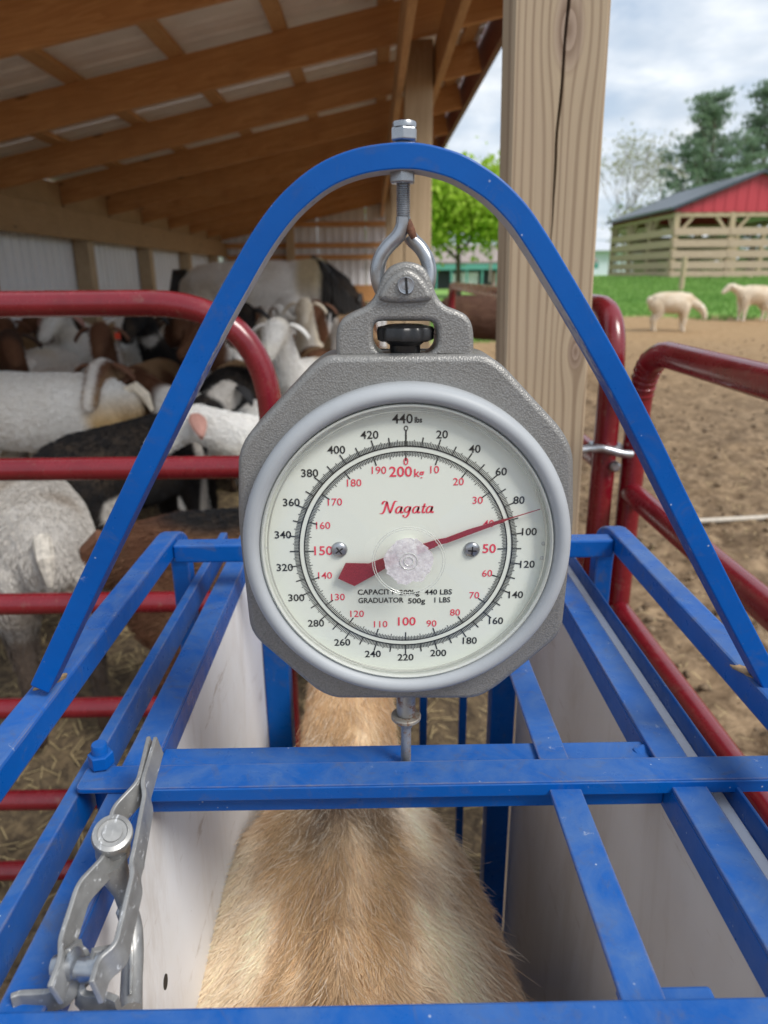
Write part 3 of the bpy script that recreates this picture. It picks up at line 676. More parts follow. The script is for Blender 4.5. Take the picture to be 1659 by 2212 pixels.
for k in range(440):
    a = 2*math.pi*k/440; L = 23 if k % 20 == 0 else (20 if k % 10 == 0 else (13.5 if k % 5 == 0 else 10.5)); tick(a, R_OUT, R_OUT+L, 2.7 if k % 10 == 0 else 1.6)
for k in range(400):
    a = 2*math.pi*k/400; L = 20 if k % 20 == 0 else (14 if k % 10 == 0 else (10.5 if k % 2 == 0 else 8.5)); tick(a, R_IN, R_IN-L, 2.7 if k % 20 == 0 else 1.55)
tick(0, R_OUT, R_OUT+32, 3.2)
for k in range(20):
    q, q2 = k*math.pi/10, (k+1)*math.pi/10; c_ = dz(R_OUT+37, 0)
    def rp_(r_, q_): return c_+Vector((r_*.85*PX*math.cos(q_), 0, r_*PX*math.sin(q_)))
    flat(mb, [rp_(3.2, q), rp_(5.4, q), rp_(5.4, q2), rp_(3.2, q2)])
obj('tick_marks', mb, M['ink'], scale, kind='stuff')
def put(body, pos, size, mat, bold=.012, name='numeral', sx=1.0, extra=1.0):
    me = text_mesh(body, size*PX, bold, extra); me.transform(Matrix.Translation(pos) @ Matrix.Diagonal((sx, 1, 1, 1))); return obj(name, me, mat, scale)
for v in range(20, 440, 20):
    a = 2*math.pi*v/440; put(str(v), dz(262.5+(3 if v > 99 else 0)*abs(math.sin(a)), a), 23.5, M['ink'], .014, sx=1.05)
put('440', dz(285, 0)+Vector((-7*PX, 0, 0)), 27, M['ink'], .012, sx=1.05); put('lbs', dz(283, 0)+Vector((25*PX, 0, 0)), 16, M['ink'], .03, 'unit_text', .9)
for v in range(10, 200, 10):
    a = 2*math.pi*v/200
    if v in (50, 100, 150): put(str(v), dz(180 if v != 100 else 172, a), 29, M['redink'], .014, sx=1.05)
    elif v == 40: put(str(v), dz(186, a), 22.5, M['redink'], .006, sx=1.05)
    else: put(str(v), dz(187, a), 22.5, M['redink'], .006, sx=1.05)
put('0', dz(196, 0), 22.5, M['redink'], .006); put('200', dz(174, 0)+Vector((-11*PX, 0, 0)), 31, M['redink'], .014, sx=1.05); put('kg', dz(171, 0)+Vector((27*PX, 0, 0)), 24, M['redink'], .02, 'unit_text')
for body, xa, xb, y_ in (('CAPACITY', 772, 855, 1279), ('200kg', 862, 907, 1280), ('440 LBS', 917, 977, 1279), ('GRADUATOR', 773, 873, 1297), ('500g', 881, 919, 1298), ('1 LBS', 938, 973, 1296)):
    p = at_y((xa+xb)/2, y_, YD); me = text_mesh(body, 17.5*PX, .016); xs_ = [v.co.x for v in me.vertices]; mid = (max(xs_)+min(xs_))/2; k_ = (xb-xa)*PX/(max(xs_)-min(xs_))
    me.transform(Matrix.Translation((p.x, YD-.0003, p.z)) @ Matrix.Diagonal((k_, 1, 1, 1)) @ Matrix.Translation((-mid, 0, 0))); obj('capacity_text', me, M['ink'], scale)
# maker's name: italic letters drawn with a broad nib
def nib(paths, org, s, thick, thin):
    mb = MB(); ang = R(-32)
    for pts in paths:
        P = spline([Vector((x+.16*y, y, 0)) for x, y in pts], 8); prev = None
        for i, p in enumerate(P):
            t_ = (P[min(i+1, len(P)-1)]-P[max(i-1, 0)]).normalized(); nrm = Vector((-t_.y, t_.x, 0))
            wdt = thin+(thick-thin)*abs(math.sin(math.atan2(t_.y, t_.x)-ang-R(20)))**1.3
            e = min(1, .45+min(i, len(P)-1-i)*.25)
            a, b = p+nrm*wdt*.5*e, p-nrm*wdt*.5*e
            if prev: flat(mb, [org+Vector((q.x*s, 0, q.y*s)) for q in (prev[0], a, b, prev[1])])
            prev = (a, b)
    return mb
def shift(paths, dx): return [[(x+dx, y) for x, y in p] for p in paths]
aL = [[(.44, .47), (.30, .57), (.12, .48), (.03, .25), (.10, .04), (.24, .04), (.38, .2), (.46, .5)], [(.47, .58), (.43, .25), (.45, .06), (.53, .03), (.62, .12)]]
gL = [[(.44, .47), (.30, .57), (.12, .48), (.04, .28), (.12, .1), (.26, .1), (.40, .26), (.46, .5)], [(.48, .58), (.44, .2), (.38, -.15), (.22, -.34), (.04, -.28), (.02, -.14)]]
tL = [[(.24, .82), (.16, .3), (.16, .08), (.24, .02), (.36, .10)], [(.02, .53), (.18, .56), (.40, .56)]]
NL = [[(-.22, .02), (-.06, -.01), (.08, .1), (.16, .5), (.22, 1.0)], [(-.12, .76), (-.08, .95), (.06, 1.02), (.22, .98)], [(.22, 1.0), (.40, .5), (.62, .02)], [(.62, .02), (.72, .5), (.80, .9), (.90, 1.02), (1.06, 1.0)]]
letters = NL+shift(aL, 1.02)+shift(gL, 1.70)+shift(aL, 2.38)+shift(tL, 3.04)+shift(aL, 3.46)
org = at_y(826, 1109, YD); org.y = YD-.0003
obj('maker_name', nib(letters, org, 26.5*PX, .16, .045), M['redink'], scale)
# dial screws
for x_ in (733, 1019):
    p = at_y(x_, 1187, YD); s_ = obj('dial_screw', MB().lathe([(.0058, 0), (.0058, .0006), (.0050, .0018), (.0030, .0026), (0., .0028)], 32, facing(p), cap=False), M['zinc'], scale, smooth=40)
    rt = Matrix.Rotation(R(-35 if x_ < 800 else 4), 3, 'Y')
    for d in ((.0010, .0008, .0062), (.0062, .0009, .0010)): obj('cross_recess', MB().box(p+Vector((0, -.0026, 0)), d, rt), M['black'], s_)
# small dimples pressed in the plate near the rim
for x_, y_ in ((572, 1183), (574, 1211), (1174, 1174), (1171, 1205)):
    p = at_y(x_, y_, YD); obj('plate_dimple', MB().lathe([(.0016, .0002), (.0010, .0005), (0, .0006)], 16, facing(p), cap=False), plain('grey_pin', (.5, .52, .5), .4) if 'pin' not in M else M['pin'], scale, smooth=60)
# needle
ND = YD-.0045
def np_(x, y): p = at_y(x, y, YD); return (p.x, p.z)
ndl = [np_(*q) for q in ((1176, 1093.5), (1100, 1112), (1010, 1141), (962, 1154), (948, 1155), (940, 1172), (905, 1183), (850, 1207), (833, 1214), (805, 1233), (768, 1258), (732, 1241), (748, 1211), (795, 1211), (822, 1203), (850, 1193), (905, 1168), (938, 1163), (950, 1165), (1010, 1147), (1100, 1117))]
ndl = [np_(*q) for q in ((1164, 1095), (1098, 1114.5), (1085, 1117), (1010, 1139), (962, 1157), (945, 1160), (905, 1172), (850, 1192), (820, 1203), (797, 1212), (747, 1211), (731, 1244), (766, 1260), (806, 1238), (832, 1222), (860, 1210), (905, 1190), (938, 1177), (948, 1171), (964, 1168), (1012, 1150), (1085, 1123), (1098, 1116.5), (1164, 1095.8))]
me = shape2d([ndl], .0004); me.transform(Matrix.Translation((0, ND, 0))); obj('needle', me, M['needle'], scale)
hub = at_y(878, 1190, ND)
obj('needle_hub', MB().lathe([(.0075, -.004), (.0075, .001), (.006, .0022), (0., .0024)], 32, facing(hub), cap=False), M['dial'], scale, smooth=50)
# clear cover, its rim and the frosted patch in its middle
def clear(name, rough=.03, tint=(1, 1, 1)):
    t = NT(name); tr = t.n('ShaderNodeBsdfTransparent'); tr.inputs[0].default_value = (*tint, 1)
    gl = t.n('ShaderNodeBsdfGlossy', {'Roughness': rough}); lw = t.n('ShaderNodeLayerWeight', {'Blend': .5}).outputs['Facing']; fr = t.n('ShaderNodeMath', {0: t.math('POWER', lw, 5.0), 1: .92, 2: .04}, operation='MULTIPLY_ADD')
    sc2 = t.ramp(t.noise(70, 6, .75, st=(1, 1, 1), dist=1.5), (.71, 0.), (.74, .22))
    df = t.n('ShaderNodeBsdfDiffuse', {0: (.8, .8, .78, 1)}); m0 = t.n('ShaderNodeMixShader', {0: sc2, 1: tr.outputs[0], 2: df.outputs[0]})
    m1 = t.n('ShaderNodeMixShader', {0: fr.outputs[0], 1: m0.outputs[0], 2: gl.outputs[0]})
    t.t.links.new(m1.outputs[0], t.t.nodes['Material Output'].inputs['Surface']); return t.m
M['clear'] = clear('clear_cover')
lensprof = [(RD-.0005, 0.0), (RD-.0035, .0008), (RD-.006, .0022), (RD*.55, .0048), (RD*.30, .0056), (RD*.24, .0064), (RD*.22, .0066), (0., .0072)]
cov = obj('clear_cover', MB().lathe(lensprof, 96, facing(Vector((bc.x, YB+.006, bc.z))), cap=False), M['clear'], scale, smooth=25)
def rimm():
    t = NT('clear_rim_plastic'); return t.set(col=(.80, .82, .77), rough=.12, trans=.45)
M['rim'] = rimm()
obj('cover_rim', MB().lathe([(RD-.0002, -.008), (RD-.0002, .0012), (RD-.0014, .0022), (RD-.0026, .0012), (RD-.0030, -.008)], 128, facing(Vector((bc.x, YB+.0055, bc.z))), cap=False), M['rim'], scale, smooth=40)
obj('cover_groove', MB().tube([Vector((bc.x+(RD-.0052)*math.cos(q), YB+.006, bc.z+(RD-.0052)*math.sin(q))) for q in np.linspace(0, 2*math.pi, 129)[:-1]], .0006, 6, closed=True), plain('grey_seal', (.42, .43, .38), .4), scale, smooth=60)
def frost():
    t = NT('frosted_patch'); f = t.noise(260, 6, .75); g = t.noise(60, 4, .7)
    t.set(col=t.mix(t.ramp(f, (.35, 0.), (.65, 1.)), (.58, .53, .57), (.88, .86, .88)), rough=.5, alpha=t.ramp(g, (.3, .35), (.7, .82)), normal=t.bump(f, .8, .0008)); return t.m
pc = at_y(883, 1212, YB-.0045)
n_ = 60; ring = []
for k in range(n_):
    q = 2*math.pi*k/n_; rr = .0168*(1+.12*mnoise.noise(Vector((math.cos(q)*2, math.sin(q)*2, 0)))+.10*mnoise.noise(Vector((math.cos(q)*11, math.sin(q)*11, 4)))); ring.append((pc.x+rr*math.cos(q), pc.z+rr*math.sin(q)))
me = shape2d([ring], .0002); me.transform(Matrix.Translation((0, pc.y, 0))); obj('frosted_sticker', me, frost(), scale)
for rr, wd in ((.0235, .00028), (.0250, .00028), (.0060, .0003), (.0032, .0003)):
    obj('moulded_ring', MB().tube([Vector((pc.x+rr*math.cos(q), pc.y-.0004, pc.z+rr*math.sin(q))) for q in np.linspace(0, 2*math.pi, 97)[:-1]], wd, 5, closed=True), M['rim'], scale, smooth=60)
# pull rod below the scale
xr_ = P2(877, 1560).x; zz = lambda y: P2(877, y).z
pr = root('pull_rod', (xr_, YS, zz(1640)), 'steel pull rod with rusty washer between the scale and the crate', 'pull rod')
mt = Matrix.Translation((xr_, YS, 0))
obj('collar', MB().lathe([(.0, zz(1541)), (.0072, zz(1541)), (.0076, zz(1535)), (.0076, zz(1490)), (.0, zz(1490))], 28, mt, cap=False), M['rod'], pr, smooth=40)
obj('washer', MB().lathe([(.0, zz(1551)), (.0112, zz(1551)), (.0118, zz(1549.5)), (.0118, zz(1544.5)), (.0112, zz(1543)), (.0, zz(1543))], 32, mt @ Matrix.Diagonal((1.02, 1.02, 1, 1)), cap=False), M['washer'], pr, smooth=40)
obj('hex_nut', hexnut(zz(1566), zz(1551), .0064, xr_, 15), M['rod'], pr)
obj('rod', MB().lathe([(.0, zz(1680)), (.0042, zz(1680)), (.0042, zz(1560)), (.0, zz(1560))], 20, mt, cap=False), M['rod'], pr, smooth=40)

# ------------------------------------------------------------------ hung animal crate
ZC = 1.141; CX = .021
crate = root('animal_crate', (CX, .35, .1), 'blue steel animal crate with white plastic sides hung under the scale', 'crate')
YN, YF = -.52, 1.03
def cbar(name, x0_, x1_, y0_, y1_, z0_, z1_, mat='blue_dusty', bev=.0012): return obj(name, MB().bx(x0_, x1_, y0_, y1_, z0_, z1_), M[mat], crate, bevel=bev)
cbar('top_rail', -.2115, -.1845, YN, YF, ZC-.004, ZC); cbar('top_rail', .2270, .2545, YN, YF, ZC-.004, ZC)
cbar('rail_lip', -.1875, -.1847, YN, YF, ZC-.030, ZC-.0045, 'blue'); cbar('rail_lip', .2272, .230, YN, YF, ZC-.030, ZC-.0045, 'blue')
cbar('outer_rail', -.246, -.2350, YN, YF+.02, ZC-.036, ZC-.003)
cbar('slide_channel', .2630, .2770, YN, YF, ZC-.022, ZC-.020, 'panel'); cbar('slide_channel', .2772, .2800, YN, YF, ZC-.022, ZC-.001, 'blue')
cbar('slide_channel', .2602, .2628, YN, YF, ZC-.022, ZC-.012, 'blue')
cbar('centre_strap', .1315, .1565, YN, YF, ZC-.0045, ZC-.0005)
cbar('hanger_bar', -.184, .2267, .462, .515, ZC-.026, ZC-.005, 'blue')
fz = at_z(877, 1645, ZC+.0045).y, at_z(877, 1695, ZC+.0045).y
xlft = at_z(182, 1670, ZC+.0045).x
me = shape2d([[(p.x, p.y) for p in fillet_loop([(xlft, fz[1], 0), (.335, fz[1], 0), (.335, fz[0], 0), (xlft, fz[0], 0)], .006)]], .0022, .0006, 1, to_xz=False)
me.transform(Matrix.Translation((0, 0, ZC+.0028)))
gb = obj('swing_bar', me, M['blue_dusty'], crate, smooth=40)
cbar('swing_bar_lip', xlft+.05, .335, fz[1]-.0022, fz[1]-.0003, ZC-.006, ZC+.0045, 'blue', .0005)
bp = at_z(221, 1655, ZC+.005)
obj('pivot_nut', hexnut(ZC+.0065, ZC+.0180, .0100, bp.x, 12, 0, bp.y), M['blue_clean'], crate, bevel=.0006)
obj('pivot_bolt', MB().lathe([(.0, ZC-.05), (.0088, ZC-.05), (.0088, ZC-.006), (.0105, ZC-.006), (.0105, ZC+.0003), (.0062, ZC+.0055), (.0062, ZC+.0250), (.0055, ZC+.0265), (0., ZC+.0265)], 24, Matrix.Translation((bp.x, bp.y, 0)), cap=False), M['blue_clean'], crate, smooth=35)
# sides, floor, end posts
for X, nm in ((-.1862, 'side_panel'), (.2288, 'side_panel')):
    sgn_ = -1 if X < 0 else 1
    obj(nm, MB().bx(min(X, X+.006*sgn_), max(X, X+.006*sgn_), YN, YF-.02, .17, ZC-.005-.0002), M['panel'] if X < 0 else M['panel_shade_dirt'], crate, label='white plastic side panel, ' + ('scuffed and lit' if sgn_ < 0 else 'greyed by painted shade and grime'))
for X in (-.166, .207):
    obj('end_post', MB().bx(X-.02, X+.02, YF-.02, YF+.02, .12, ZC-.006), M['blue'], crate, bevel=.003)
    obj('end_post', MB().bx(X-.02, X+.02, YN-.02, YN+.02, .12, ZC-.006), M['blue'], crate, bevel=.003)
for X in (.075, .142):
    obj('gate_bar', MB().bx(X-.006, X+.006, YF-.006, YF+.006, .2, ZC-.05), M['blue'], crate)
obj('end_rail', MB().bx(-.146, .187, YF-.012, YF+.012, .2-.024, .2), M['blue'], crate)
obj('floor_sheet', MB().bx(-.21, .25, YN, YF-.02, .135, .155), M['galv'], crate)
# rear crossbar close to the camera with its guide block
yb1 = at_z(800, 2167, ZC+.006).y
obj('rear_crossbar', MB().bx(-.30, .34, yb1-.028, yb1, ZC-.020, ZC+.006), M['blue'], crate, bevel=.002)
pa, pb = at_y(1352, 2166, yb1+.001), at_y(1534, 2126, yb1+.017)
obj('guide_block', MB().bx(pa.x, pb.x, yb1+.0006, yb1+.017, ZC-.012, pb.z), M['blue'], crate, bevel=.004)
tp_ = at_z(1393, 1622, ZC-.004)
obj('weld_tab', MB().box((tp_.x, tp_.y, ZC-.012), (.016, .020, .014), Matrix.Rotation(R(28), 3, 'Z') @ Matrix.Rotation(R(20), 3, 'X')), M['blue'], crate, bevel=.003)
# bolt hole in the left panel
hp = at_x(357, 3928/1.852, -.1862)
obj('panel_slot', MB().lathe([(.0, 0), (.007, 0), (.007, .0006), (0, .0006)], 20, Matrix.Translation(hp) @ Matrix.Rotation(R(90), 4, 'Y') @ Matrix.Diagonal((1, .75, 1, 1)), cap=False), plain('dark_hole', (.03, .025, .02), .8), crate)

# ------------------------------------------------------------------ toggle latch on the crate (two bent straps, barrel, hook rod)
ZL = 1.176
latch = root('toggle_latch', at_z(150, 2150, ZL-.02), 'galvanised toggle latch standing over the left crate rail', 'latch')
def L3(x, y, z): return at_z(x, y, z)
def strap(name, pts, h, thick, mat='galv'):
    """flat bar on edge following pts (px, py, z of its upper edge)"""
    P = fillet([L3(*p) for p in pts], .006, 4); mb = MB()
    tilt = Vector((.18, 0, -1)).normalized()
    prof_n = []
    for i, p in enumerate(P):
        t_ = (P[min(i+1, len(P)-1)]-P[max(i-1, 0)]).normalized(); s_ = t_.cross(tilt).normalized(); d = s_.cross(t_).normalized()
        if d.z > 0: d = -d
        prof_n.append([p+s_*thick/2, p-s_*thick/2, p-s_*thick/2+d*h, p+s_*thick/2+d*h])
    vs = [v for r_ in prof_n for v in r_]; n = len(P); fs = [(i*4+k, i*4+(k+1) % 4, i*4+4+(k+1) % 4, i*4+4+k) for i in range(n-1) for k in range(4)]+[(3, 2, 1, 0), (n*4-4, n*4-3, n*4-2, n*4-1)]
    mb.add(vs, fs); return obj(name, mb, M[mat], latch, bevel=.0007, smooth=35)
zl, zm, zh = ZL-.004, ZL+.006, ZL+.016
strap('handle_strap', [(320, 1590, zh+.004), (297, 1686, zh), (243, 1742, zm+.004), (226, 1832, zm), (221, 1850, zm), (168, 1905, zm-.002), (128, 2030, zl), (131, 2062, zl), (106, 2130, zl-.002)], .0165, .0030)
strap('handle_strap', [(335, 1591, zh+.004), (306, 1688, zh), (312, 1712, zh-.002), (288, 1835, zm+.002), (282, 1858, zm), (286, 1882, zm), (248, 2040, zl+.002), (212, 2066, zl), (196, 2120, zl)], .0170, .0030)
bcn = L3(243, 1806, zm+.004)
ax = (L3(238, 1790, zm)-L3(250, 1850, zm-.012)).normalized()
tdir = Vector((.22, -.36, .90)).normalized(); q_ = tdir.to_track_quat('Z', 'Y').to_matrix().to_4x4()
obj('pivot_barrel', MB().lathe([(.0, -.024), (.0102, -.024), (.0108, -.022), (.0108, -.003), (.0120, -.002), (.0125, .0015), (.0118, .0045), (.0092, .0055), (.0086, .0045), (.0062, .0045), (.0060, .0058), (0., .0062)], 36, Matrix.Translation(bcn) @ q_, cap=False), M['galv'], latch, smooth=35)
p0, p1 = L3(262, 1842, zm-.012), L3(287, 1930, zm-.040)
obj('hook_bolt', MB().tube([L3(238, 1862, zm-.012), L3(250, 1890, zm-.022), L3(262, 1925, zm-.034), L3(284, 1990, zm-.055)], [.0105, .0085, .0052, .0050], 12), M['galv'], latch, smooth=60)
obj('hook_rod', MB().tube(spline([L3(270, 1955, zm-.04), L3(284, 2000, zm-.05), L3(287, 2060, zm-.06), L3(284, 2125, zm-.065), L3(283, 2185, zm-.065)], 5), [.0050]+[.0066]*19+[.0066], 12), M['galv'], latch, smooth=60)
mb = MB(); mb.tube(spline([L3(281, 2012, zm-.043), L3(284, 2060, zm-.053), L3(281, 2150, zm-.058)], 4), .0013, 6); mb2 = obj('rod_slot', mb, M['rod'], latch, smooth=60)
for (x_, y_, s_) in ((146, 2086, 1), (206, 2092, 1)):
    p = L3(x_, y_, zl-.012)
    obj('rivet', MB().lathe([(.0, -.007), (.0065, -.007), (.0065, .002), (.0085, .003), (.0085, .0055), (.0060, .0075), (0., .008)], 24, Matrix.Translation(p) @ Matrix.Rotation(R(78), 4, 'Y'), cap=False), M['zinc'], latch, smooth=40)
p, q = L3(140, 2092, zl-.012), L3(212, 2096, zl-.012)
obj('hinge_pin', MB().tube([p, q], .0058, 16), M['zinc'], latch, smooth=40)
for pts in ([(145, 2050, zl-.002), (148, 2080, zl-.008), (118, 2128, zl-.018), (105, 2140, zl-.022), (40, 2143, zl-.024), (22, 2150, zl-.024)], [(200, 2052, zl-.002), (192, 2085, zl-.01), (176, 2128, zl-.018), (180, 2146, zl-.022), (232, 2148, zl-.022), (252, 2158, zl-.022)]):
    strap('base_bracket', pts, .014, .0035)

# ------------------------------------------------------------------ animals
def ring_tube(mb, rings, n=16):
    """closed tube through rings (centre, half width, half height, tangent in the xz plane or along x)"""
    N = len(rings); vs = []; fs = []
    for i, (c, hw, hh) in enumerate(rings):
        a, b = rings[max(i-1, 0)][0], rings[min(i+1, N-1)][0]; t = (Vector(b)-Vector(a)).normalized(); sd_ = Vector((0, 1, 0)); sd_ = (sd_-t*sd_.dot(t)).normalized(); up = t.cross(sd_)
        for k in range(n): q = 2*math.pi*k/n; vs.append(Vector(c)+sd_*hw*math.cos(q)+up*hh*math.sin(q))
    for i in range(N-1):
        for k in range(n): fs.append((i*n+k, i*n+(k+1) % n, i*n+n+(k+1) % n, i*n+n+k))
    fs += [tuple(range(n-1, -1, -1)), tuple(range(N*n-n, N*n))]; mb.add(vs, fs)
def rounded(rings):
    """add shrinking end rings so that a tube ends in a dome"""
    def end(r0, r1):
        c, hw, hh = r0; d = (Vector(c)-Vector(r1[0])).normalized(); m_ = min(hw, hh)
        return [(Vector(c)+d*m_*math.sin(q), hw*math.cos(q), hh*math.cos(q)) for q in (R(75), R(50), R(25))]
    return end(rings[0], rings[1])+list(rings)+end(rings[-1], rings[-2])[::-1]
def body_mesh(chains, voxel, smooth_it):
    mb = MB()
    for ch in chains: ring_tube(mb, rounded([((p[0], p[1], p[2]), p[3], p[4] if len(p) > 4 else p[3]) for p in ch]))
    me = mb.mesh(); o = bpy.data.objects.new('s', me); COL.objects.link(o)
    r_ = o.modifiers.new('r', 'REMESH'); r_.mode = 'VOXEL'; r_.voxel_size = voxel
    s_ = o.modifiers.new('s', 'SMOOTH'); s_.factor = .5; s_.iterations = smooth_it
    m2 = evaluate(o); m2.materials.clear(); return m2
TORSO = [(-.43, 0, .63, .06, .08), (-.37, 0, .63, .105, .125), (-.26, 0, .625, .14, .155), (-.12, 0, .605, .165, .175), (.03, 0, .60, .168, .18), (.15, 0, .605, .152, .182), (.25, 0, .625, .125, .165), (.32, 0, .65, .095, .125)]
def legs(hy, thick=1.0, drop=0.0):
    out = []
    for s_ in (-1, 1):
        out.append([(.24, s_*hy*.95, .56, .06*thick, .09*thick), (.25, s_*hy, .44, .05*thick, .07*thick), (.26, s_*hy, .34, .036*thick, .045*thick), (.27, s_*hy, .245, .029*thick, .032*thick), (.262, s_*hy, .15, .020*thick), (.26, s_*hy, .075, .022*thick), (.275, s_*hy, .02, .026*thick)])
        out.append([(-.30, s_*hy*.95, .58, .075*thick, .12*thick), (-.285, s_*hy, .48, .07*thick, .10*thick), (-.265, s_*hy, .385, .05*thick, .065*thick), (-.32, s_*hy, .30, .034*thick, .042*thick), (-.365, s_*hy, .245, .026*thick, .034*thick), (-.352, s_*hy, .15, .021*thick), (-.345, s_*hy, .075, .022*thick), (-.33, s_*hy, .02, .026*thick)])
    return out
def quadruped(neck, fat=1.0, hy=.095, thick=1.0, voxel=.016, it=3, torso=TORSO):
    ch = [[(a, b, c, w_*fat, h_*(1+(fat-1)*.6)) for a, b, c, w_, h_ in torso]]
    n0 = [(.25, 0, .66, .09*fat, .12)]+[(p[0], p[1], p[2], p[3]*.85*(1+(fat-1)*.5), p[3]*1.05) for p in neck]
    # neck and head are two tubes that overlap at the poll
    ch.append(n0[:5]); ch.append(n0[3:]); return body_mesh(ch+legs(hy, thick), voxel, it)
NECKS = {
 'up': [(.37, 0, .76, .10), (.45, 0, .90, .075), (.50, 0, 1.00, .068), (.58, 0, 1.00, .066), (.67, 0, .94, .046), (.73, 0, .90, .036)],
 'level': [(.40, 0, .70, .105), (.52, 0, .76, .080), (.61, 0, .80, .070), (.68, 0, .79, .066), (.77, 0, .72, .046), (.82, 0, .68, .036)],
 'low': [(.40, 0, .62, .10), (.52, 0, .56, .078), (.60, 0, .50, .070), (.66, 0, .44, .064), (.70, 0, .35, .046), (.72, 0, .29, .036)],
 'side': [(.38, .01, .76, .10), (.45, .03, .88, .075), (.48, .05, .97, .068), (.50, .12, .98, .066), (.51, .21, .92, .046), (.51, .27, .88, .036)],
}
HEADS = {'up': ((.50, 0, 1.03), (1, 0, -.35)), 'level': ((.61, 0, .84), (1, 0, -.5)), 'low': ((.60, 0, .55), (.6, 0, -.9)), 'side': ((.48, .05, 1.01), (.1, 1, -.35))}
BODY = {k: quadruped(v) for k, v in NECKS.items()}
for k in ('low', 'level'): NECKS['sheep_'+k] = NECKS[k]; HEADS['sheep_'+k] = HEADS[k]; BODY['sheep_'+k] = quadruped(NECKS[k], 1.34, .10, 1.45)
def ear_mesh(s):
    V = []; F_ = []; n = 7
    for j in range(n):
        t_ = j/(n-1); wd = .034*math.sin(math.pi*min(1, .18+t_*.78))**.7
        c_ = Vector((-.01*t_, s*(.02+.118*t_*(1-.22*t_)), -.062*t_*t_-.012*t_))
        for q in np.linspace(0, 2*math.pi, 9)[:-1]: V.append(c_+Vector((math.cos(q)*wd, math.sin(q)*.006*s, math.sin(q)*.010)))
    for j in range(n-1):
        for k_ in range(8): F_.append((j*8+k_, j*8+(k_+1) % 8, j*8+8+(k_+1) % 8, j*8+8+k_))
    F_ += [tuple(range(8)), tuple(range((n-1)*8, n*8))]
    return MB().add(V, F_).mesh()
EAR = {1: ear_mesh(1), -1: ear_mesh(-1)}
HORN = {s: MB().tube([(0, s*.022, .0), (-.03, s*.03, .05), (-.075, s*.042, .07), (-.12, s*.06, .055), (-.145, s*.07, .02)], [.018, .016, .013, .009, .004], 8).mesh() for s in (1, -1)}
TAIL = MB().tube([(-.42, 0, .70), (-.47, 0, .72), (-.51, 0, .68), (-.535, 0, .61)], [.022, .026, .024, .008], 8).mesh()
def coatm():
    t = NT('animal_coat'); a = t.n('ShaderNodeAttribute', attribute_name='coat').outputs[0]; f = t.noise(55, 4, .7, st=(.35, 1, 1)); g = t.noise(6, 4, .6)
    h = t.noise(170, 4, .75, st=(.22, 1, 1), dist=.6); c = t.mix(t.math('MULTIPLY', t.ramp(f, (.35, 0.), (.7, 1.)), .22), a, t.mix(.6, a, (.05, .035, .025))); c = t.mix(t.math('MULTIPLY', h, .2), c, t.mix(.65, a, (.08, .06, .045))); c = t.mix(t.ramp(g, (.45, 0.), (.75, .28)), c, t.mix(.55, a, (.33, .22, .12)))
    return t.set(col=c, rough=.9, spec=.15, normal=t.bump(h, .6, .012, t.bump(f, .5, .02)))
M['coat'] = coatm(); M['earskin'] = plain('pink_ear_skin', (.42, .22, .18), .7); M['horn'] = plain('horn', (.13, .10, .08), .6, var=.4, scale=60)
M['tag'] = plain('red_ear_tag', (.75, .07, .03), .5)
WHITE, CREAM, BROWN, DARK, BLACK, GREYW, TAN = (.88, .87, .84), (.78, .70, .57), (.14, .062, .034), (.05, .028, .02), (.014, .014, .016), (.60, .57, .53), (.42, .28, .16)
def paint(me, fn):
    n = len(me.vertices); co = np.empty(n*3, np.float32); me.vertices.foreach_get('co', co); co = co.reshape(-1, 3)
    at = me.color_attributes.new('coat', 'FLOAT_COLOR', 'POINT'); c = np.ones((n, 4), np.float32)
    for i in range(n): c[i, :3] = fn(Vector(co[i]))
    at.data.foreach_set('color', c.ravel())
def mixc(a, b, t_): return [x*(1-t_)+y*t_ for x, y in zip(a, b)]
def coat(style, sd_):
    off = Vector((sd_*3.1, sd_*1.7, 0))
    def f(p):
        n = mnoise.noise(p*5+off); head = smooth(.38, .46, p.x+.04*n) if p.z > .35 else 0
        if style == 'white': c = mixc(WHITE, CREAM, smooth(.1, .5, n)*.5)
        elif style == 'stained': c = mixc(WHITE, (.62, .42, .17), smooth(-.24, -.36, p.x+.06*n)*smooth(.74, .56, p.z)*.95); c = mixc(c, TAN, smooth(.30, .40, p.x)*.6)
        elif style == 'boer': c = mixc(WHITE, BROWN, head)
        elif style == 'boerdark': c = mixc(mixc(WHITE, DARK, smooth(.05, .2, n)), DARK, head)
        elif style == 'black': c = mixc(BLACK, GREYW, smooth(.42, .5, n))
        elif style == 'spot': c = mixc(BLACK, TAN, smooth(.16, .3, n))
        elif style == 'brown': c = mixc(BROWN, DARK, smooth(-.1, .3, n))
        elif style == 'dorsal': c = mixc(mixc(BROWN, (.17, .09, .05), smooth(-.2, .3, n)), BLACK, smooth(.74, .775, p.z+.02*n))
        elif style == 'face': c = mixc(mixc(TAN, BROWN, smooth(-.2, .3, n)), WHITE, smooth(.56, .5, p.z)*(1-head)); c = mixc(c, WHITE, head*smooth(.03, .015, abs(p.y))*.8)
        elif style == 'grey': c = mixc(GREYW, (.42, .36, .30), smooth(0, .5, n)); c = mixc(c, BLACK, smooth(.3, .42, p.x)); c = mixc(c, (.07, .05, .04), smooth(.44, .36, p.z)*.95)
        elif style == 'cream': c = mixc(CREAM, WHITE, smooth(-.2, .4, n))
        elif style == 'sheep': c = mixc((.86, .76, .62), (.78, .66, .50), smooth(-.1, .4, n))
        if p.z < .1 and style not in ('sheep',): c = mixc(c, DARK, .6)
        return c
    return f
EARCOL = {}; TAILC = plain('dirty_white_tail_hair', (.52, .48, .42), .9, var=.35, scale=60)
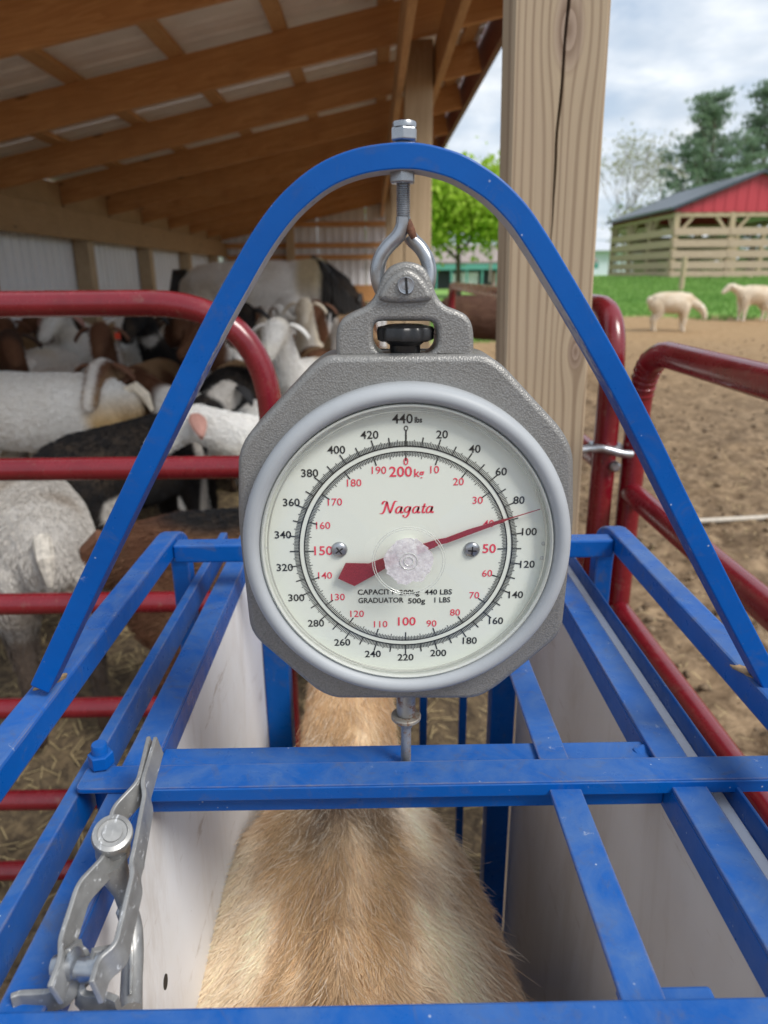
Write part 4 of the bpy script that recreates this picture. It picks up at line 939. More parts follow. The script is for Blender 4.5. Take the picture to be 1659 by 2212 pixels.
def ear_of(style):
    b = {'white': WHITE, 'stained': CREAM, 'boer': BROWN, 'boerdark': DARK, 'black': BLACK, 'spot': BLACK, 'brown': DARK, 'dorsal': BROWN, 'face': BROWN, 'grey': BLACK, 'cream': CREAM, 'sheep': CREAM}[style]
    if b not in EARCOL: EARCOL[b] = plain('ear_hair', b, .85, scale=40)
    return EARCOL[b]
def animal(name, cat, style, pose, x, y, z, ang, s, label, group, horns=False, tagc=0, seed=0, pink=False):
    me = BODY[pose].copy(); paint(me, coat(style, seed)); me.materials.append(M['coat'])
    me.polygons.foreach_set('use_smooth', [True]*len(me.polygons))
    o = bpy.data.objects.new(name, me); COL.objects.link(o); o.location = (x, y, z); o.rotation_euler = (0, 0, R(ang)); o.scale = (s, s*random.uniform(.95, 1.08), s)
    tag(o, label, cat, group); hp_, hd = HEADS[pose]; yaw = math.atan2(hd[1], hd[0])
    def kid(nm, me_, mt, loc, rot):
        c = bpy.data.objects.new(nm, me_); COL.objects.link(c); c.parent = o; c.location = loc; c.rotation_euler = rot
        if len(me_.materials) == 0: me_.materials.append(mt)
        c.material_slots[0].link = 'OBJECT'; c.material_slots[0].material = mt; return c
    for s_ in (1, -1):
        off = Matrix.Rotation(yaw, 3, 'Z') @ Vector((.01, s_*.045, .005))
        e = kid('ear', EAR[s_], M['earskin'] if pink else ear_of(style), Vector(hp_)+off, (0, 0, yaw))
        if tagc == s_ or tagc == 2: kid('ear_tag', TAGM, M['tag'], Vector(hp_)+off+Matrix.Rotation(yaw, 3, 'Z') @ Vector((.012, s_*.05, -.045)), (0, .2, yaw))
        if horns: kid('horn', HORN[s_], M['horn'], Vector(hp_)+Vector((0, 0, .03)), (0, 0, yaw))
    kid('tail', TAIL, ear_of(style) if style not in ('boer', 'face', 'boerdark', 'grey') else TAILC, (0, 0, 0), (0, 0, 0))
    return o
TAGM = MB().box((0, 0, 0), (.006, .034, .040)).mesh()
GG = 'goats standing in the barn'
def gz(y): return .02+.16*smooth(1.2, 2.4, y)
G = [ # style pose px(at body centre) Y heading scale label
 ('grey', 'low', 18, 2.16, 118, .97, 'grey white goat seen from behind, closest to the front gate at far left', {}),
 ('black', 'level', 258, 2.85, 60, 1.0, 'black goat between the big white goat and the grey white rump', {}),
 ('dorsal', 'low', 545, 1.93, 6, .97, 'dark brown goat with black back stripe behind the blue frame corner', {}),
 ('stained', 'level', 72, 3.70, 176, 1.12, 'large white goat with yellow stained rump above the second gate rail', dict(pink=True)),
 ('white', 'level', 735, 3.00, 198, .98, 'white goat with pink ears and a red tag looking left past the arch leg', dict(pink=True, tagc=-1)),
 ('spot', 'up', 505, 4.15, 92, 1.10, 'black goat with tan spots seen from behind beside the gate bend', {}),
 ('black', 'up', 395, 5.2, 262, 1.10, 'black goat facing the gate in the middle of the herd', dict(horns=True)),
 ('brown', 'up', 20, 4.55, 300, 1.0, 'dark brown goat at the left edge behind the large white goat', dict(pink=False)),
 ('cream', 'level', 150, 4.35, 175, .95, 'cream goat right behind the large white goat', {}),
 ('white', 'level', 130, 5.25, 95, 1.14, 'white goat seen from behind beside the back wall boards', {}),
 ('boer', 'up', 255, 4.85, 282, 1.02, 'white goat with brown head facing the camera behind the big white one', dict(tagc=1)),
 ('face', 'level', 318, 4.40, 268, 1.08, 'tan brown goat with white blaze facing the camera left of the arch leg', {}),
 ('boer', 'up', 190, 6.5, 250, 1.0, 'brown headed white goat by the second wall post', {}),
 ('boerdark', 'up', 275, 6.2, 240, 1.02, 'dark headed goat standing right of the wall post', {}),
 ('cream', 'up', 345, 6.1, 300, 1.04, 'cream goat near the back wall with its head raised', {}),
 ('white', 'side', 415, 6.5, 265, 1.0, 'white goat behind the black goat in mid herd', dict(tagc=2)),
 ('boer', 'side', 505, 5.15, 255, 1.04, 'brown headed goat with an ear tag inside the gate bend', dict(tagc=1)),
 ('cream', 'up', 590, 5.6, 275, 1.0, 'cream goat behind the curved gate tube', dict(horns=True)),
 ('white', 'up', 655, 4.55, 262, 1.05, 'white goat facing the camera just left of the scale handle', {}),
 ('face', 'side', 695, 5.4, 285, 1.05, 'tan goat beside the lowered head of the paint horse', {}),
 ('white', 'level', 730, 4.7, 200, 1.06, 'white goat partly behind the scale handle', {}),
 ('boer', 'level', 820, 5.3, 230, 1.0, 'white goat with brown head behind the eye bolt and scale', {}),
 ('cream', 'up', 470, 7.0, 280, 1.0, 'cream goat in front of the paint horse legs', {}),
 ('cream', 'up', 672, 6.3, 272, 1.10, 'cream goat facing the camera right of the horse foreleg', {}),
 ('white', 'side', 560, 6.4, 285, 1.08, 'white goat below the horse shoulder inside the gate bend', {}),
  ('boer', 'up', 105, 4.75, 262, 1.0, 'white goat with brown head looking over the back of the large white goat', dict(tagc=-1)),
 ('brown', 'up', 350, 5.7, 300, 1.05, 'brown goat with head raised beside the black goat', {}),
 ('boer', 'up', 575, 4.75, 240, 1.02, 'brown headed goat close behind the curved end of the gate', dict(tagc=2)),
 ('white', 'level', 560, 6.0, 175, 1.02, 'white goat seen side on below the paint horse', {}),
 ('boer', 'up', 60, 5.6, 285, 1.02, 'brown headed goat by the back wall boards at far left', {}),
 ('white', 'up', 228, 5.7, 262, 1.06, 'white goat with raised neck between two brown heads', dict(pink=True)),
 ('boer', 'up', 445, 5.75, 270, 1.05, 'brown headed white goat half hidden by the arch leg', dict(tagc=1)),
 ('face', 'up', 545, 5.0, 250, .98, 'tan goat with white blaze looking out under the gate bend', {}),
 ('cream', 'side', 150, 7.2, 280, 1.05, 'cream goat far back below the second wall post', {}),
 ('boerdark', 'up', 380, 7.3, 275, 1.05, 'dark faced goat far back under the horse tail', {}),
 ('white', 'up', 318, 5.2, 278, 1.05, 'white goat with raised head behind the blazed tan goat', {}),
 ('boer', 'up', 715, 6.6, 262, 1.08, 'brown headed goat beneath the horse head', {}),
 ('boer', 'level', 480, 3.55, 150, .98, 'white goat with brown head turned away behind the pink eared goat', {}),
 ('brown', 'up', 610, 7.2, 255, 1.0, 'brown goat below the belly of the paint horse', {}),
]
for i, (st, pose, px, y, ang, s, lab, kw) in enumerate(G):
    x = at_y(px, 800, y).x
    animal('goat', 'goat', st, pose, x, y, gz(y), ang, s, lab, GG, seed=i, **kw)
# two sheep on the mud
for px, py, ang, pose, lab, s, Y in ((1443, 732, -8, 'low', 'woolly cream sheep grazing with lowered head on the mud', .92, 14.6), (1622, 692, 186, 'level', 'cream sheep standing at the grass edge facing left', .92, 16.3)):
    p = at_y(px, py, Y); animal('sheep', 'sheep', 'sheep', 'sheep_'+pose, p.x, Y, ground_z(p.x, Y), ang, s, lab, 'sheep in the muddy paddock', seed=int(px))
# horse
HN = [(.43, 0, .66, .135), (.56, 0, .60, .105), (.66, 0, .50, .085), (.72, 0, .44, .08), (.76, 0, .33, .062), (.78, 0, .22, .05), (.785, 0, .17, .042)]
hm = quadruped(HN, hy=.10, voxel=.012)
def horsec(p):
    n = mnoise.noise(p*4); c = mixc((.90, .88, .85), (.78, .72, .63), smooth(.1, .5, n)); c = mixc(c, (.72, .62, .42), smooth(.28, .34, p.x)*smooth(.55, .7, p.z)); c = mixc(c, BLACK, smooth(.43, .5, p.x+.05*n)); c = mixc(c, BROWN, smooth(.66, .74, p.x)*.8)
    c = mixc(c, BLACK, smooth(.22, .30, p.x)*smooth(.56, .48, p.z)*smooth(.44, .5, p.z)*.9); return c
paint(hm, horsec); hm.materials.append(M['coat']); hm.polygons.foreach_set('use_smooth', [True]*len(hm.polygons))
hx = at_y(543, 600, 8.2).x
horse = bpy.data.objects.new('horse', hm); COL.objects.link(horse); horse.location = (hx, 8.2, .16); horse.scale = (1.72, 1.6, 1.93); horse.rotation_euler = (0, 0, R(-6))
tag(horse, 'white paint horse with black mane and tail eating with lowered head', 'horse')
def kid(nm, me_, mt, par): c = bpy.data.objects.new(nm, me_); COL.objects.link(c); c.parent = par; me_.materials.append(mt); return c
blackhair = plain('black_horse_hair', (.015, .013, .012), .5, var=.5, scale=60)
kid('tail', MB().tube([(-.42, 0, .72), (-.475, 0, .72), (-.50, .0, .60), (-.495, 0, .42), (-.48, 0, .25)], [.028, .045, .055, .05, .012], 10).mesh(), blackhair, horse)
mb = MB()
for k in range(26):
    t_ = k/25; c_ = Vector((.40+.30*t_, 0, .80-.32*t_)); s_ = -1 if k % 5 else 1
    mb.tube([c_, c_+Vector((.05, s_*.06, -.02)), c_+Vector((.06+.02*random.random(), s_*.10, -.16)), c_+Vector((.05, s_*.11, -.26-.05*random.random()))], [.016, .022, .016, .004], 6)
kid('mane', mb.mesh(), blackhair, horse)['kind'] = 'stuff'
for s_ in (1, -1): kid('ear', MB().tube([(.70, s_*.045, .52), (.69, s_*.055, .57), (.70, s_*.055, .61)], [.018, .022, .004], 8).mesh(), blackhair, horse)
# brown cow outside, between the posts
cw = BODY['low'].copy(); paint(cw, lambda p: mixc((.10, .05, .035), (.25, .10, .045), smooth(.1, .4, p.x+.2*mnoise.noise(p*5)))); cw.materials.append(M['coat']); cw.polygons.foreach_set('use_smooth', [True]*len(cw.polygons))
cow = bpy.data.objects.new('cow', cw); COL.objects.link(cow); px_ = at_y(1068, 640, 9.6); cow.location = (px_.x, 9.6, ground_z(px_.x, 9.6)); cow.scale = (1.75, 1.7, 1.62); cow.rotation_euler = (0, 0, R(4))
tag(cow, 'brown cow standing outside between the two barn posts', 'cow')
kid('tail', TAIL.copy(), ear_of('brown'), cow)
for s_ in (1, -1):
    e = kid('ear', EAR[s_].copy(), ear_of('brown'), cow); e.location = Vector(HEADS['low'][0])+Vector((0, s_*.045, 0))

def furm():
    t = NT('short_fur'); t.set(col=t.n('ShaderNodeAttribute', attribute_name='coat').outputs[0], rough=.6, spec=.2); return t.m
FURM = furm()
def fur(o, n, L, curl=0.0):
    me = o.data; me.calc_loop_triangles(); nt = len(me.loop_triangles); tri = np.empty(nt*3, np.int32); me.loop_triangles.foreach_get('vertices', tri); tri = tri.reshape(-1, 3); nvt = len(me.vertices)
    def arr(at_, k): a_ = np.empty(nvt*k, np.float32); at_(a_); return a_.reshape(-1, k).astype(float)
    co = arr(lambda a_: me.vertices.foreach_get('co', a_), 3); nv = arr(lambda a_: me.vertices.foreach_get('normal', a_), 3); cl_ = arr(lambda a_: me.attributes['coat'].data.foreach_get('color', a_), 4)
    a, b, c = co[tri[:, 0]], co[tri[:, 1]], co[tri[:, 2]]; ar = np.linalg.norm(np.cross(b-a, c-a), axis=1)*((a+b+c)[:, 2]/3 > .12); ids = RNG.choice(nt, n, p=ar/ar.sum())
    u = RNG.random((n, 2)); fl = u.sum(1) > 1; u[fl] = 1-u[fl]; w0 = 1-u.sum(1); ip = lambda A: A[tri[ids, 0]]*w0[:, None]+A[tri[ids, 1]]*u[:, :1]+A[tri[ids, 2]]*u[:, 1:]
    p = ip(co); nn = ip(nv); nn /= np.linalg.norm(nn, axis=1)[:, None]+1e-9; d = np.tile(np.array((-1., 0, -.55)), (n, 1))+RNG.normal(size=(n, 3))*(.35+curl)
    d -= nn*np.sum(d*nn, 1)[:, None]; d /= np.linalg.norm(d, axis=1)[:, None]+1e-9; l = (L*RNG.uniform(.6, 1.3, n))[:, None]; m_ = p+(d*.55+nn*.45)*l*.5; e = m_+(d*.85+nn*.2+RNG.normal(size=(n, 3))*curl)*l*.5
    hc = bpy.data.hair_curves.new('fur'); hc.add_curves([3]*n); pts = np.stack([p, m_, e], 1).astype(np.float32).ravel()
    hc.attributes['position'].data.foreach_set('vector', pts) if 'position' in hc.attributes else hc.points.foreach_set('position', pts)
    ra = hc.attributes.get('radius') or hc.attributes.new('radius', 'FLOAT', 'POINT'); ra.data.foreach_set('value', np.tile(np.array([.0011, .0009, .0003], np.float32), n))
    cc = ip(cl_)*(.80+.4*RNG.random(n))[:, None]; cc[:, 3] = 1; ca = hc.attributes.new('coat', 'FLOAT_COLOR', 'CURVE'); ca.data.foreach_set('color', np.clip(cc, 0, .95).astype(np.float32).ravel()); hc.materials.append(FURM)
    h = bpy.data.objects.new('fur', hc); COL.objects.link(h); h.parent = o; h['kind'] = 'stuff'
for o in [o for o in COL.objects if o.get('category') in ('goat', 'sheep', 'horse', 'cow')]:
    near = o.location.y < 4.6
    if o['category'] == 'sheep': fur(o, 9000, .05, .35)
    elif o['category'] == 'goat': fur(o, 20000 if near else 7000, .024 if near else .032)
    else: fur(o, 9000, .02)
# goat in the crate
cg_torso = [(-.46, 0, .555, .05, .07), (-.40, 0, .565, .105, .12), (-.28, 0, .555, .185, .152), (-.12, 0, .54, .218, .165), (.05, 0, .54, .214, .168), (.18, 0, .56, .190, .165), (.27, 0, .58, .158, .150), (.35, 0, .60, .10, .115)]
cg_neck = [(.26, 0, .62, .075, .09), (.36, 0, .655, .074, .085), (.48, 0, .70, .068, .08), (.60, 0, .76, .062, .075), (.68, 0, .80, .06, .068)]
cg_head = [(.62, 0, .80, .055, .062), (.70, 0, .80, .06, .066), (.78, 0, .76, .05, .056), (.86, 0, .70, .036, .040), (.90, 0, .67, .030, .032)]
cg_hip1 = [(-.40, -.075, .655, .03, .03), (-.30, -.085, .685, .04, .034), (-.18, -.07, .685, .04, .03)]; cg_hip2 = [(a_, -b_, c_, d_, e_) for a_, b_, c_, d_, e_ in cg_hip1]; cg_spine = [(-.42, 0, .665, .02, .022), (-.20, 0, .703, .022, .022), (.06, 0, .708, .022, .022)]
cg_ridge = [(.05, 0, .695, .022, .024), (.15, 0, .708, .026, .026), (.24, 0, .712, .028, .026), (.32, 0, .70, .028, .026)]
cg = body_mesh([cg_torso, cg_neck, cg_head, cg_ridge, cg_hip1, cg_hip2, cg_spine]+legs(.09, .95), .009, 6)
cg.transform(Matrix.Rotation(R(90), 4, 'Z'))               # faces +Y now
CGL = Vector((-.046, .50, .160))
def cgcoat(p):
    n = mnoise.noise(p*9); n2 = mnoise.noise(Vector((p.x*26, p.y*6, p.z*26))); n3 = mnoise.noise(Vector((p.x*60, p.y*9, p.z*60)))
    ax_ = abs(p.x+.012*n)
    c = mixc((.55, .375, .205), (.76, .585, .385), smooth(-.35, .45, n2))
    c = mixc(c, (.86, .76, .60), smooth(.06, .10, ax_+.05*n2)*smooth(.17, .12, ax_+.03*n)*smooth(.36, .2, p.y)*.6)
    c = mixc(c, (.40, .25, .14), smooth(.0, .35, n+.4*n3)*.5)
    c = mixc(c, (.34, .215, .125), smooth(.020, .0, ax_+.012*n3)*smooth(.30, .0, p.y)*.5)
    c = mixc(c, (.42, .27, .15), smooth(.018, .0, abs(ax_-.055+.02*n))*smooth(.24, .0, p.y)*.45)
    wth = smooth(.10, .02, abs(p.y-.235)+.5*max(0, ax_-.02)+.03*n2)*smooth(.11, .02, ax_); c = mixc(c, (.12, .078, .055), wth*.9)
    c = mixc(c, (.90, .84, .72), smooth(.05, .075, p.x+.02*n)*smooth(.11, .085, p.x)*smooth(.18, .24, p.y+.03*n)*smooth(.34, .29, p.y)*.55)
    c = mixc(c, (.64, .44, .25), smooth(.36, .44, p.y)*.9)
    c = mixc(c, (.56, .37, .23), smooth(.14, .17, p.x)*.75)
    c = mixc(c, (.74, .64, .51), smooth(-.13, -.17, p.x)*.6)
    return c
paint(cg, cgcoat); t = NT('goat_underfur'); t.set(col=t.n('ShaderNodeAttribute', attribute_name='coat').outputs[0], rough=.85, spec=.2); cg.materials.append(t.m); cg.polygons.foreach_set('use_smooth', [True]*len(cg.polygons))
cgo = bpy.data.objects.new('goat', cg); COL.objects.link(cgo); cgo.location = CGL
tag(cgo, 'tan and cream haired goat standing inside the blue weighing crate', 'goat')
for s_ in (1, -1):
    e = kid('ear', EAR[s_].copy(), ear_of('dorsal'), cgo); e.location = (-s_*.045, .69, .835); e.rotation_euler = (0, 0, R(90))
t_ = kid('tail', TAIL.copy(), ear_of('cream'), cgo); t_.rotation_euler = (0, 0, R(90)); t_.location = (0, 0, -.08)
# coat of hair, rooted on the back, flanks and neck
def hair(n=90000):
    me = cg; me.calc_loop_triangles(); nt = len(me.loop_triangles); tri = np.empty(nt*3, np.int32); me.loop_triangles.foreach_get('vertices', tri); tri = tri.reshape(-1, 3)
    co = np.empty(len(me.vertices)*3, np.float32); me.vertices.foreach_get('co', co); co = co.reshape(-1, 3).astype(float)
    nv = np.empty(len(me.vertices)*3, np.float32); me.vertices.foreach_get('normal', nv); nv = nv.reshape(-1, 3).astype(float)
    a, b, c = co[tri[:, 0]], co[tri[:, 1]], co[tri[:, 2]]; ar = np.linalg.norm(np.cross(b-a, c-a), axis=1); cen = (a+b+c)/3
    ok = (cen[:, 1] > -.16) & (cen[:, 1] < .68) & (cen[:, 2] > .40); ar = ar*ok*np.where(cen[:, 1] > .33, .6, 1.0); ids = RNG.choice(nt, n, p=ar/ar.sum())
    u = RNG.random((n, 2)); fl = u.sum(1) > 1; u[fl] = 1-u[fl]; w0 = 1-u.sum(1)
    def ip(A): return A[tri[ids, 0]]*w0[:, None]+A[tri[ids, 1]]*u[:, :1]+A[tri[ids, 2]]*u[:, 1:]
    p = ip(co); nn = ip(nv); nn /= np.linalg.norm(nn, axis=1)[:, None]
    d = np.zeros((n, 3)); d[:, 1] = -1; side_ = np.sign(p[:, 0])*np.clip(np.abs(p[:, 0])/.06, 0, 1)
    d[:, 0] = side_*.55; d[:, 2] = -.75*np.clip(np.abs(p[:, 0])/.12, 0, 1.3)
    ck = np.array([[mnoise.noise(Vector(q)*26), mnoise.noise(Vector(q)*26+Vector((9, 3, 1))), mnoise.noise(Vector(q)*26+Vector((2, 7, 5)))] for q in p])
    d += ck*.6+RNG.normal(size=(n, 3))*.16
    d -= nn*np.sum(d*nn, 1)[:, None]; d /= np.linalg.norm(d, axis=1)[:, None]
    L = (.017+.012*RNG.random(n))*np.where(p[:, 1] > .33, .85, 1.0); wild = RNG.random(n) < .012; L[wild] *= 1.7
    lift = np.where(wild, .75, .20+.16*RNG.random(n)); K = 5; pts = np.zeros((n, K, 3)); pts[:, 0] = p; cur = p.copy(); bend = RNG.normal(size=(n, 3))*.16
    for k in range(1, K):
        dd = d+nn*(lift*(1-.55*k/K))[:, None]+bend*k*.5; dd[:, 2] -= .05*k; dd /= np.linalg.norm(dd, axis=1)[:, None]; cur = cur+dd*(L/(K-1))[:, None]; pts[:, k] = cur
    hc = bpy.data.hair_curves.new('coat'); hc.add_curves([K]*n)
    hc.attributes['position'].data.foreach_set('vector', pts.astype(np.float32).ravel()) if 'position' in hc.attributes else hc.points.foreach_set('position', pts.astype(np.float32).ravel())
    rad = np.tile(np.array([.00025, .00026, .00022, .00016, .00005]), n)*np.repeat(.7+.6*RNG.random(n), K)
    ra = hc.attributes.get('radius') or hc.attributes.new('radius', 'FLOAT', 'POINT'); ra.data.foreach_set('value', rad.astype(np.float32))
    colr = np.ones((n, 4), np.float32); v_ = 1.0+.42*RNG.random(n)
    for i in range(n): colr[i, :3] = np.array(cgcoat(Vector(p[i])))*v_[i]
    pale = RNG.random(n) < .16; colr[pale, :3] = colr[pale, :3]*.45+np.array((.90, .83, .70))*.55
    ca = hc.attributes.new('coat', 'FLOAT_COLOR', 'CURVE'); ca.data.foreach_set('color', np.clip(colr, 0, .95).ravel())
    t = NT('goat_hair'); a_ = t.n('ShaderNodeAttribute', attribute_name='coat').outputs[0]; t.set(col=a_, rough=.45, spec=.35); hc.materials.append(t.m)
    o = bpy.data.objects.new('hair_coat', hc); COL.objects.link(o); o.parent = cgo; o['kind'] = 'stuff'
hair()

# ------------------------------------------------------------------ pavilion on the rise
def gzp(p): return ground_z(p.x, p.y)
PXl, PXr, PYf, PYb = 13.95, 21.5, 35.2, 44.4
PZ = ground_z(15, 36)
pav = root('pavilion', ((PXl+PXr)/2, (PYf+PYb)/2, PZ), 'open timber pavilion with dark roof, red gable and plank rails', 'pavilion')
ze, zr = 4.27, 5.78; xm = (PXl+PXr)/2
darkroof = plain('dark_roof_metal', (.07, .085, .105), .35, .3)
redsheet = plain('red_gable_metal', (.50, .045, .065), .45, .0, .06)
for s_ in (-1, 1):
    xe = PXl-.25 if s_ < 0 else PXr+.25
    V = [(xe, PYf-.3, ze-.05), (xm, PYf-.3, zr), (xm, PYb+.3, zr), (xe, PYb+.3, ze-.05)]; V2 = [(a, b, c+.14) for a, b, c in V]
    obj('roof_slope', MB().add(V+V2, [(0, 1, 2, 3), (4, 5, 6, 7), (0, 1, 5, 4), (1, 2, 6, 5), (2, 3, 7, 6), (3, 0, 4, 7)]), darkroof, pav)
n_ = 30
for yy in (PYf-.02, PYb):
    for k in range(n_):
        xa, xb = PXl+(PXr-PXl)*k/n_, PXl+(PXr-PXl)*(k+1)/n_; hz = lambda x_: ze-.02+(zr-ze)*(1-abs(x_-xm)/(xm-PXl))
        o = .02 if k % 2 else 0
        obj('gable_sheet', MB().add([(xa, yy-o, ze-.12), (xb, yy-o, ze-.12), (xb, yy-o, hz(xb)), (xa, yy-o, hz(xa)), (xa, yy+.03, ze-.12), (xb, yy+.03, ze-.12), (xb, yy+.03, hz(xb)), (xa, yy+.03, hz(xa))], [(0, 1, 2, 3), (7, 6, 5, 4), (0, 4, 5, 1), (1, 5, 6, 2), (2, 6, 7, 3), (3, 7, 4, 0)]), redsheet, pav)
pxs = [PXl+.15, PXl+2.75, PXl+5.2, PXr-.15]; pys = [PYf+.1, PYf+3.1, PYf+6.1, PYb-.1]
corners = [(x_, pys[0]) for x_ in pxs]+[(pxs[0], y_) for y_ in pys[1:]]+[(pxs[3], y_) for y_ in pys[1:]]+[(x_, pys[3]) for x_ in pxs[1:3]]
for x_, y_ in corners:
    obj('pavilion_post', MB().bx(x_-.12, x_+.12, y_-.12, y_+.12, ground_z(x_, y_)-.2, ze-.1), M['pavilion_wood'], pav)
    if y_ == pys[0]:
        for s_ in (-1, 1):
            if pxs[0] <= x_+s_*.9 <= pxs[3]: obj('brace', MB().beam((x_+s_*.08, y_, ze-1.1), (x_+s_*.85, y_, ze-.2), .12, .14, (0, 1, 0)), M['pavilion_wood'], pav)
    if x_ == pxs[0]:
        for s_ in (-1, 1):
            if pys[0] <= y_+s_*.9 <= pys[3]: obj('brace', MB().beam((x_, y_+s_*.08, ze-1.1), (x_, y_+s_*.85, ze-.2), .12, .14, (1, 0, 0)), M['pavilion_wood'], pav)
for xa, xb, yy in ((PXl, PXr, pys[0]), (PXl, PXr, pys[3])): obj('top_beam', MB().bx(xa, xb, yy-.1, yy+.1, ze-.32, ze-.13), M['pavilion_wood'], pav)
for xx in (pxs[0], pxs[3]): obj('top_beam', MB().bx(xx-.09, xx+.09, pys[0]+.12, pys[3]-.12, ze-.31, ze-.13), M['pavilion_wood'], pav)
for zr_ in (.16, .58, 1.06, 1.54, 2.06):
    hh = .175
    for k in range(3):
        for yy in (pys[0]-.15, pys[3]-.15): obj('plank', MB().bx(pxs[k]-.1, pxs[k+1]-.12, yy-.025, yy+.025, PZ+zr_-hh, PZ+zr_+hh-.03), M['pavilion_plank'], pav)
        obj('plank', MB().bx(pxs[0]-.175, pxs[0]-.125, pys[k]-.1, pys[k+1]-.12, PZ+zr_-hh, PZ+zr_+hh-.03), M['pavilion_wood'], pav)
# lone fence post in the pasture
fp = at_y(1468, 648, 26)
obj('fence_post', MB().tube([(fp.x, 26, ground_z(fp.x, 26)-.2), (fp.x+.01, 26, ground_z(fp.x, 26)+1.15)], .09, 10), M['pavilion_wood'], label='lone wooden fence post in the green pasture before the pavilion', cat='fence post', smooth=60)
# ------------------------------------------------------------------ far buildings
def house(label, x0_, x1_, y0_, y1_, zb, ze_, zr_, wall, roofm, name='farm_building'):
    h = root(name, ((x0_+x1_)/2, (y0_+y1_)/2, zb), label, 'building')
    obj('wall', MB().bx(x0_, x1_, y0_, y1_, zb-.5, ze_), wall, h)
    ym = (y0_+y1_)/2; xo = .5
    V = [(x0_-xo, y0_-.9, ze_+.02), (x1_+xo, y0_-.9, ze_+.02), (x1_+xo, ym, zr_), (x0_-xo, ym, zr_), (x1_+xo, y1_+.9, ze_+.02), (x0_-xo, y1_+.9, ze_+.02)]
    V2 = [(a, b, c+.15) for a, b, c in V]
    obj('roof', MB().add(V+V2, [(0, 1, 2, 3), (3, 2, 4, 5), (6, 9, 8, 7), (9, 11, 10, 8), (0, 6, 7, 1), (5, 4, 10, 11), (0, 3, 9, 6), (3, 5, 11, 9), (1, 7, 8, 2), (2, 8, 10, 4)]), roofm, h)
    return h
teal = plain('teal_paint', (.10, .33, .28), .5); greyroof = plain('grey_shingles', (.30, .25, .23), .8, var=.2, scale=3); whitep = plain('white_paint', (.78, .79, .80), .5); darkin = plain('dark_opening_shade', (.025, .03, .04), .6)  # darkin: near-black wall colour paints in the shade of the open front
hb = house('long low farm building with grey roof and teal fascia between posts', 3.0, 22.0, 76, 84, .2, 2.55, 4.35, darkin, greyroof)
obj('fascia', MB().bx(2.4, 22.6, 75.0, 75.08, 1.95, 2.50), teal, hb)
for k in range(9):
    xx = 3.2+1.55*k
    obj('porch_post', MB().bx(xx-.09, xx+.09, 75.1, 75.3, .0, 1.95), teal, hb)
for k in range(12):
    xx = 7.9+.23*k; obj('white_slat', MB().bx(xx, xx+.2, 75.8, 75.86, .2, 1.7-.12*(k < 2)), whitep, hb)
obj('door', MB().bx(12.1, 12.9, 75.85, 75.95, .1, 1.7), plain('pink_door', (.55, .36, .33), .6), hb)
house('pale blue white barn far behind the pasture', 27, 34, 98, 106, 1.0, 4.2, 5.4, plain('pale_blue_white_wall', (.62, .68, .76), .6), plain('pale_roof', (.5, .53, .57), .6), 'far_barn')

# ------------------------------------------------------------------ trees
def bark(c): return plain('bark', c, .9, var=.4, scale=6, bump=.6, dist=.05)
BARK = bark((.12, .09, .07)); BARKG = bark((.22, .19, .16))
def leafm(name, c1, c2, tr=.35):
    t = NT(name); P = t.geo.outputs['Position']; f = t.noise(.55, 3, .6, P); g = t.noise(9, 2, .6, P)
    c = t.mix(t.ramp(f, (.35, 0.), (.65, 1.)), c1, c2); c = t.mix(t.math('MULTIPLY', g, .5), c, [x*.6 for x in c1])
    t.set(col=c, rough=.6, spec=.25)
    tl = t.n('ShaderNodeBsdfTranslucent', {0: c}); mxs = t.n('ShaderNodeMixShader', {0: tr, 1: t.b.outputs[0], 2: tl.outputs[0]})
    t.t.links.new(mxs.outputs[0], t.t.nodes['Material Output'].inputs['Surface']); return t.m
LEAFB = leafm('spring_green_leaves', (.36, .56, .05), (.52, .68, .09), .5); NEEDLE = leafm('pine_needles', (.18, .27, .18), (.27, .37, .24), .35)
LEAFY = leafm('pale_olive_buds', (.33, .35, .17), (.44, .44, .26), .45); LEAFM = leafm('mid_green_leaves', (.07, .13, .03), (.12, .19, .045), .3)
def branches(base, H, r0, depth=4, spread=.55, seed=1, kids=3, upb=.35):
    rnd = random.Random(seed); segs = []; tips = []
    def grow(p, d, L, r_, k):
        q = p+d*L*.5+Vector((rnd.uniform(-1, 1), rnd.uniform(-1, 1), 0))*L*.04; e = q+(d+Vector((rnd.uniform(-.2, .2), rnd.uniform(-.2, .2), .1))).normalized()*L*.5
        segs.append(([p, q, e], [r_, r_*.8, r_*.62]))
        if k == 0: tips.append(e); return
        if k < 3: tips.append(q); tips.append(e)
        for i in range(kids if k > 1 else kids+1):
            a = rnd.uniform(0, 6.28); n_ = (d+Vector((math.cos(a), math.sin(a), upb)).normalized()*spread*rnd.uniform(.7, 1.5)).normalized()
            st_ = q+(e-q)*rnd.uniform(.2, 1); grow(st_, n_, L*rnd.uniform(.58, .8), r_*.55, k-1)
    grow(base, Vector((0, 0, 1)), H*.36, r0, depth); return segs, tips
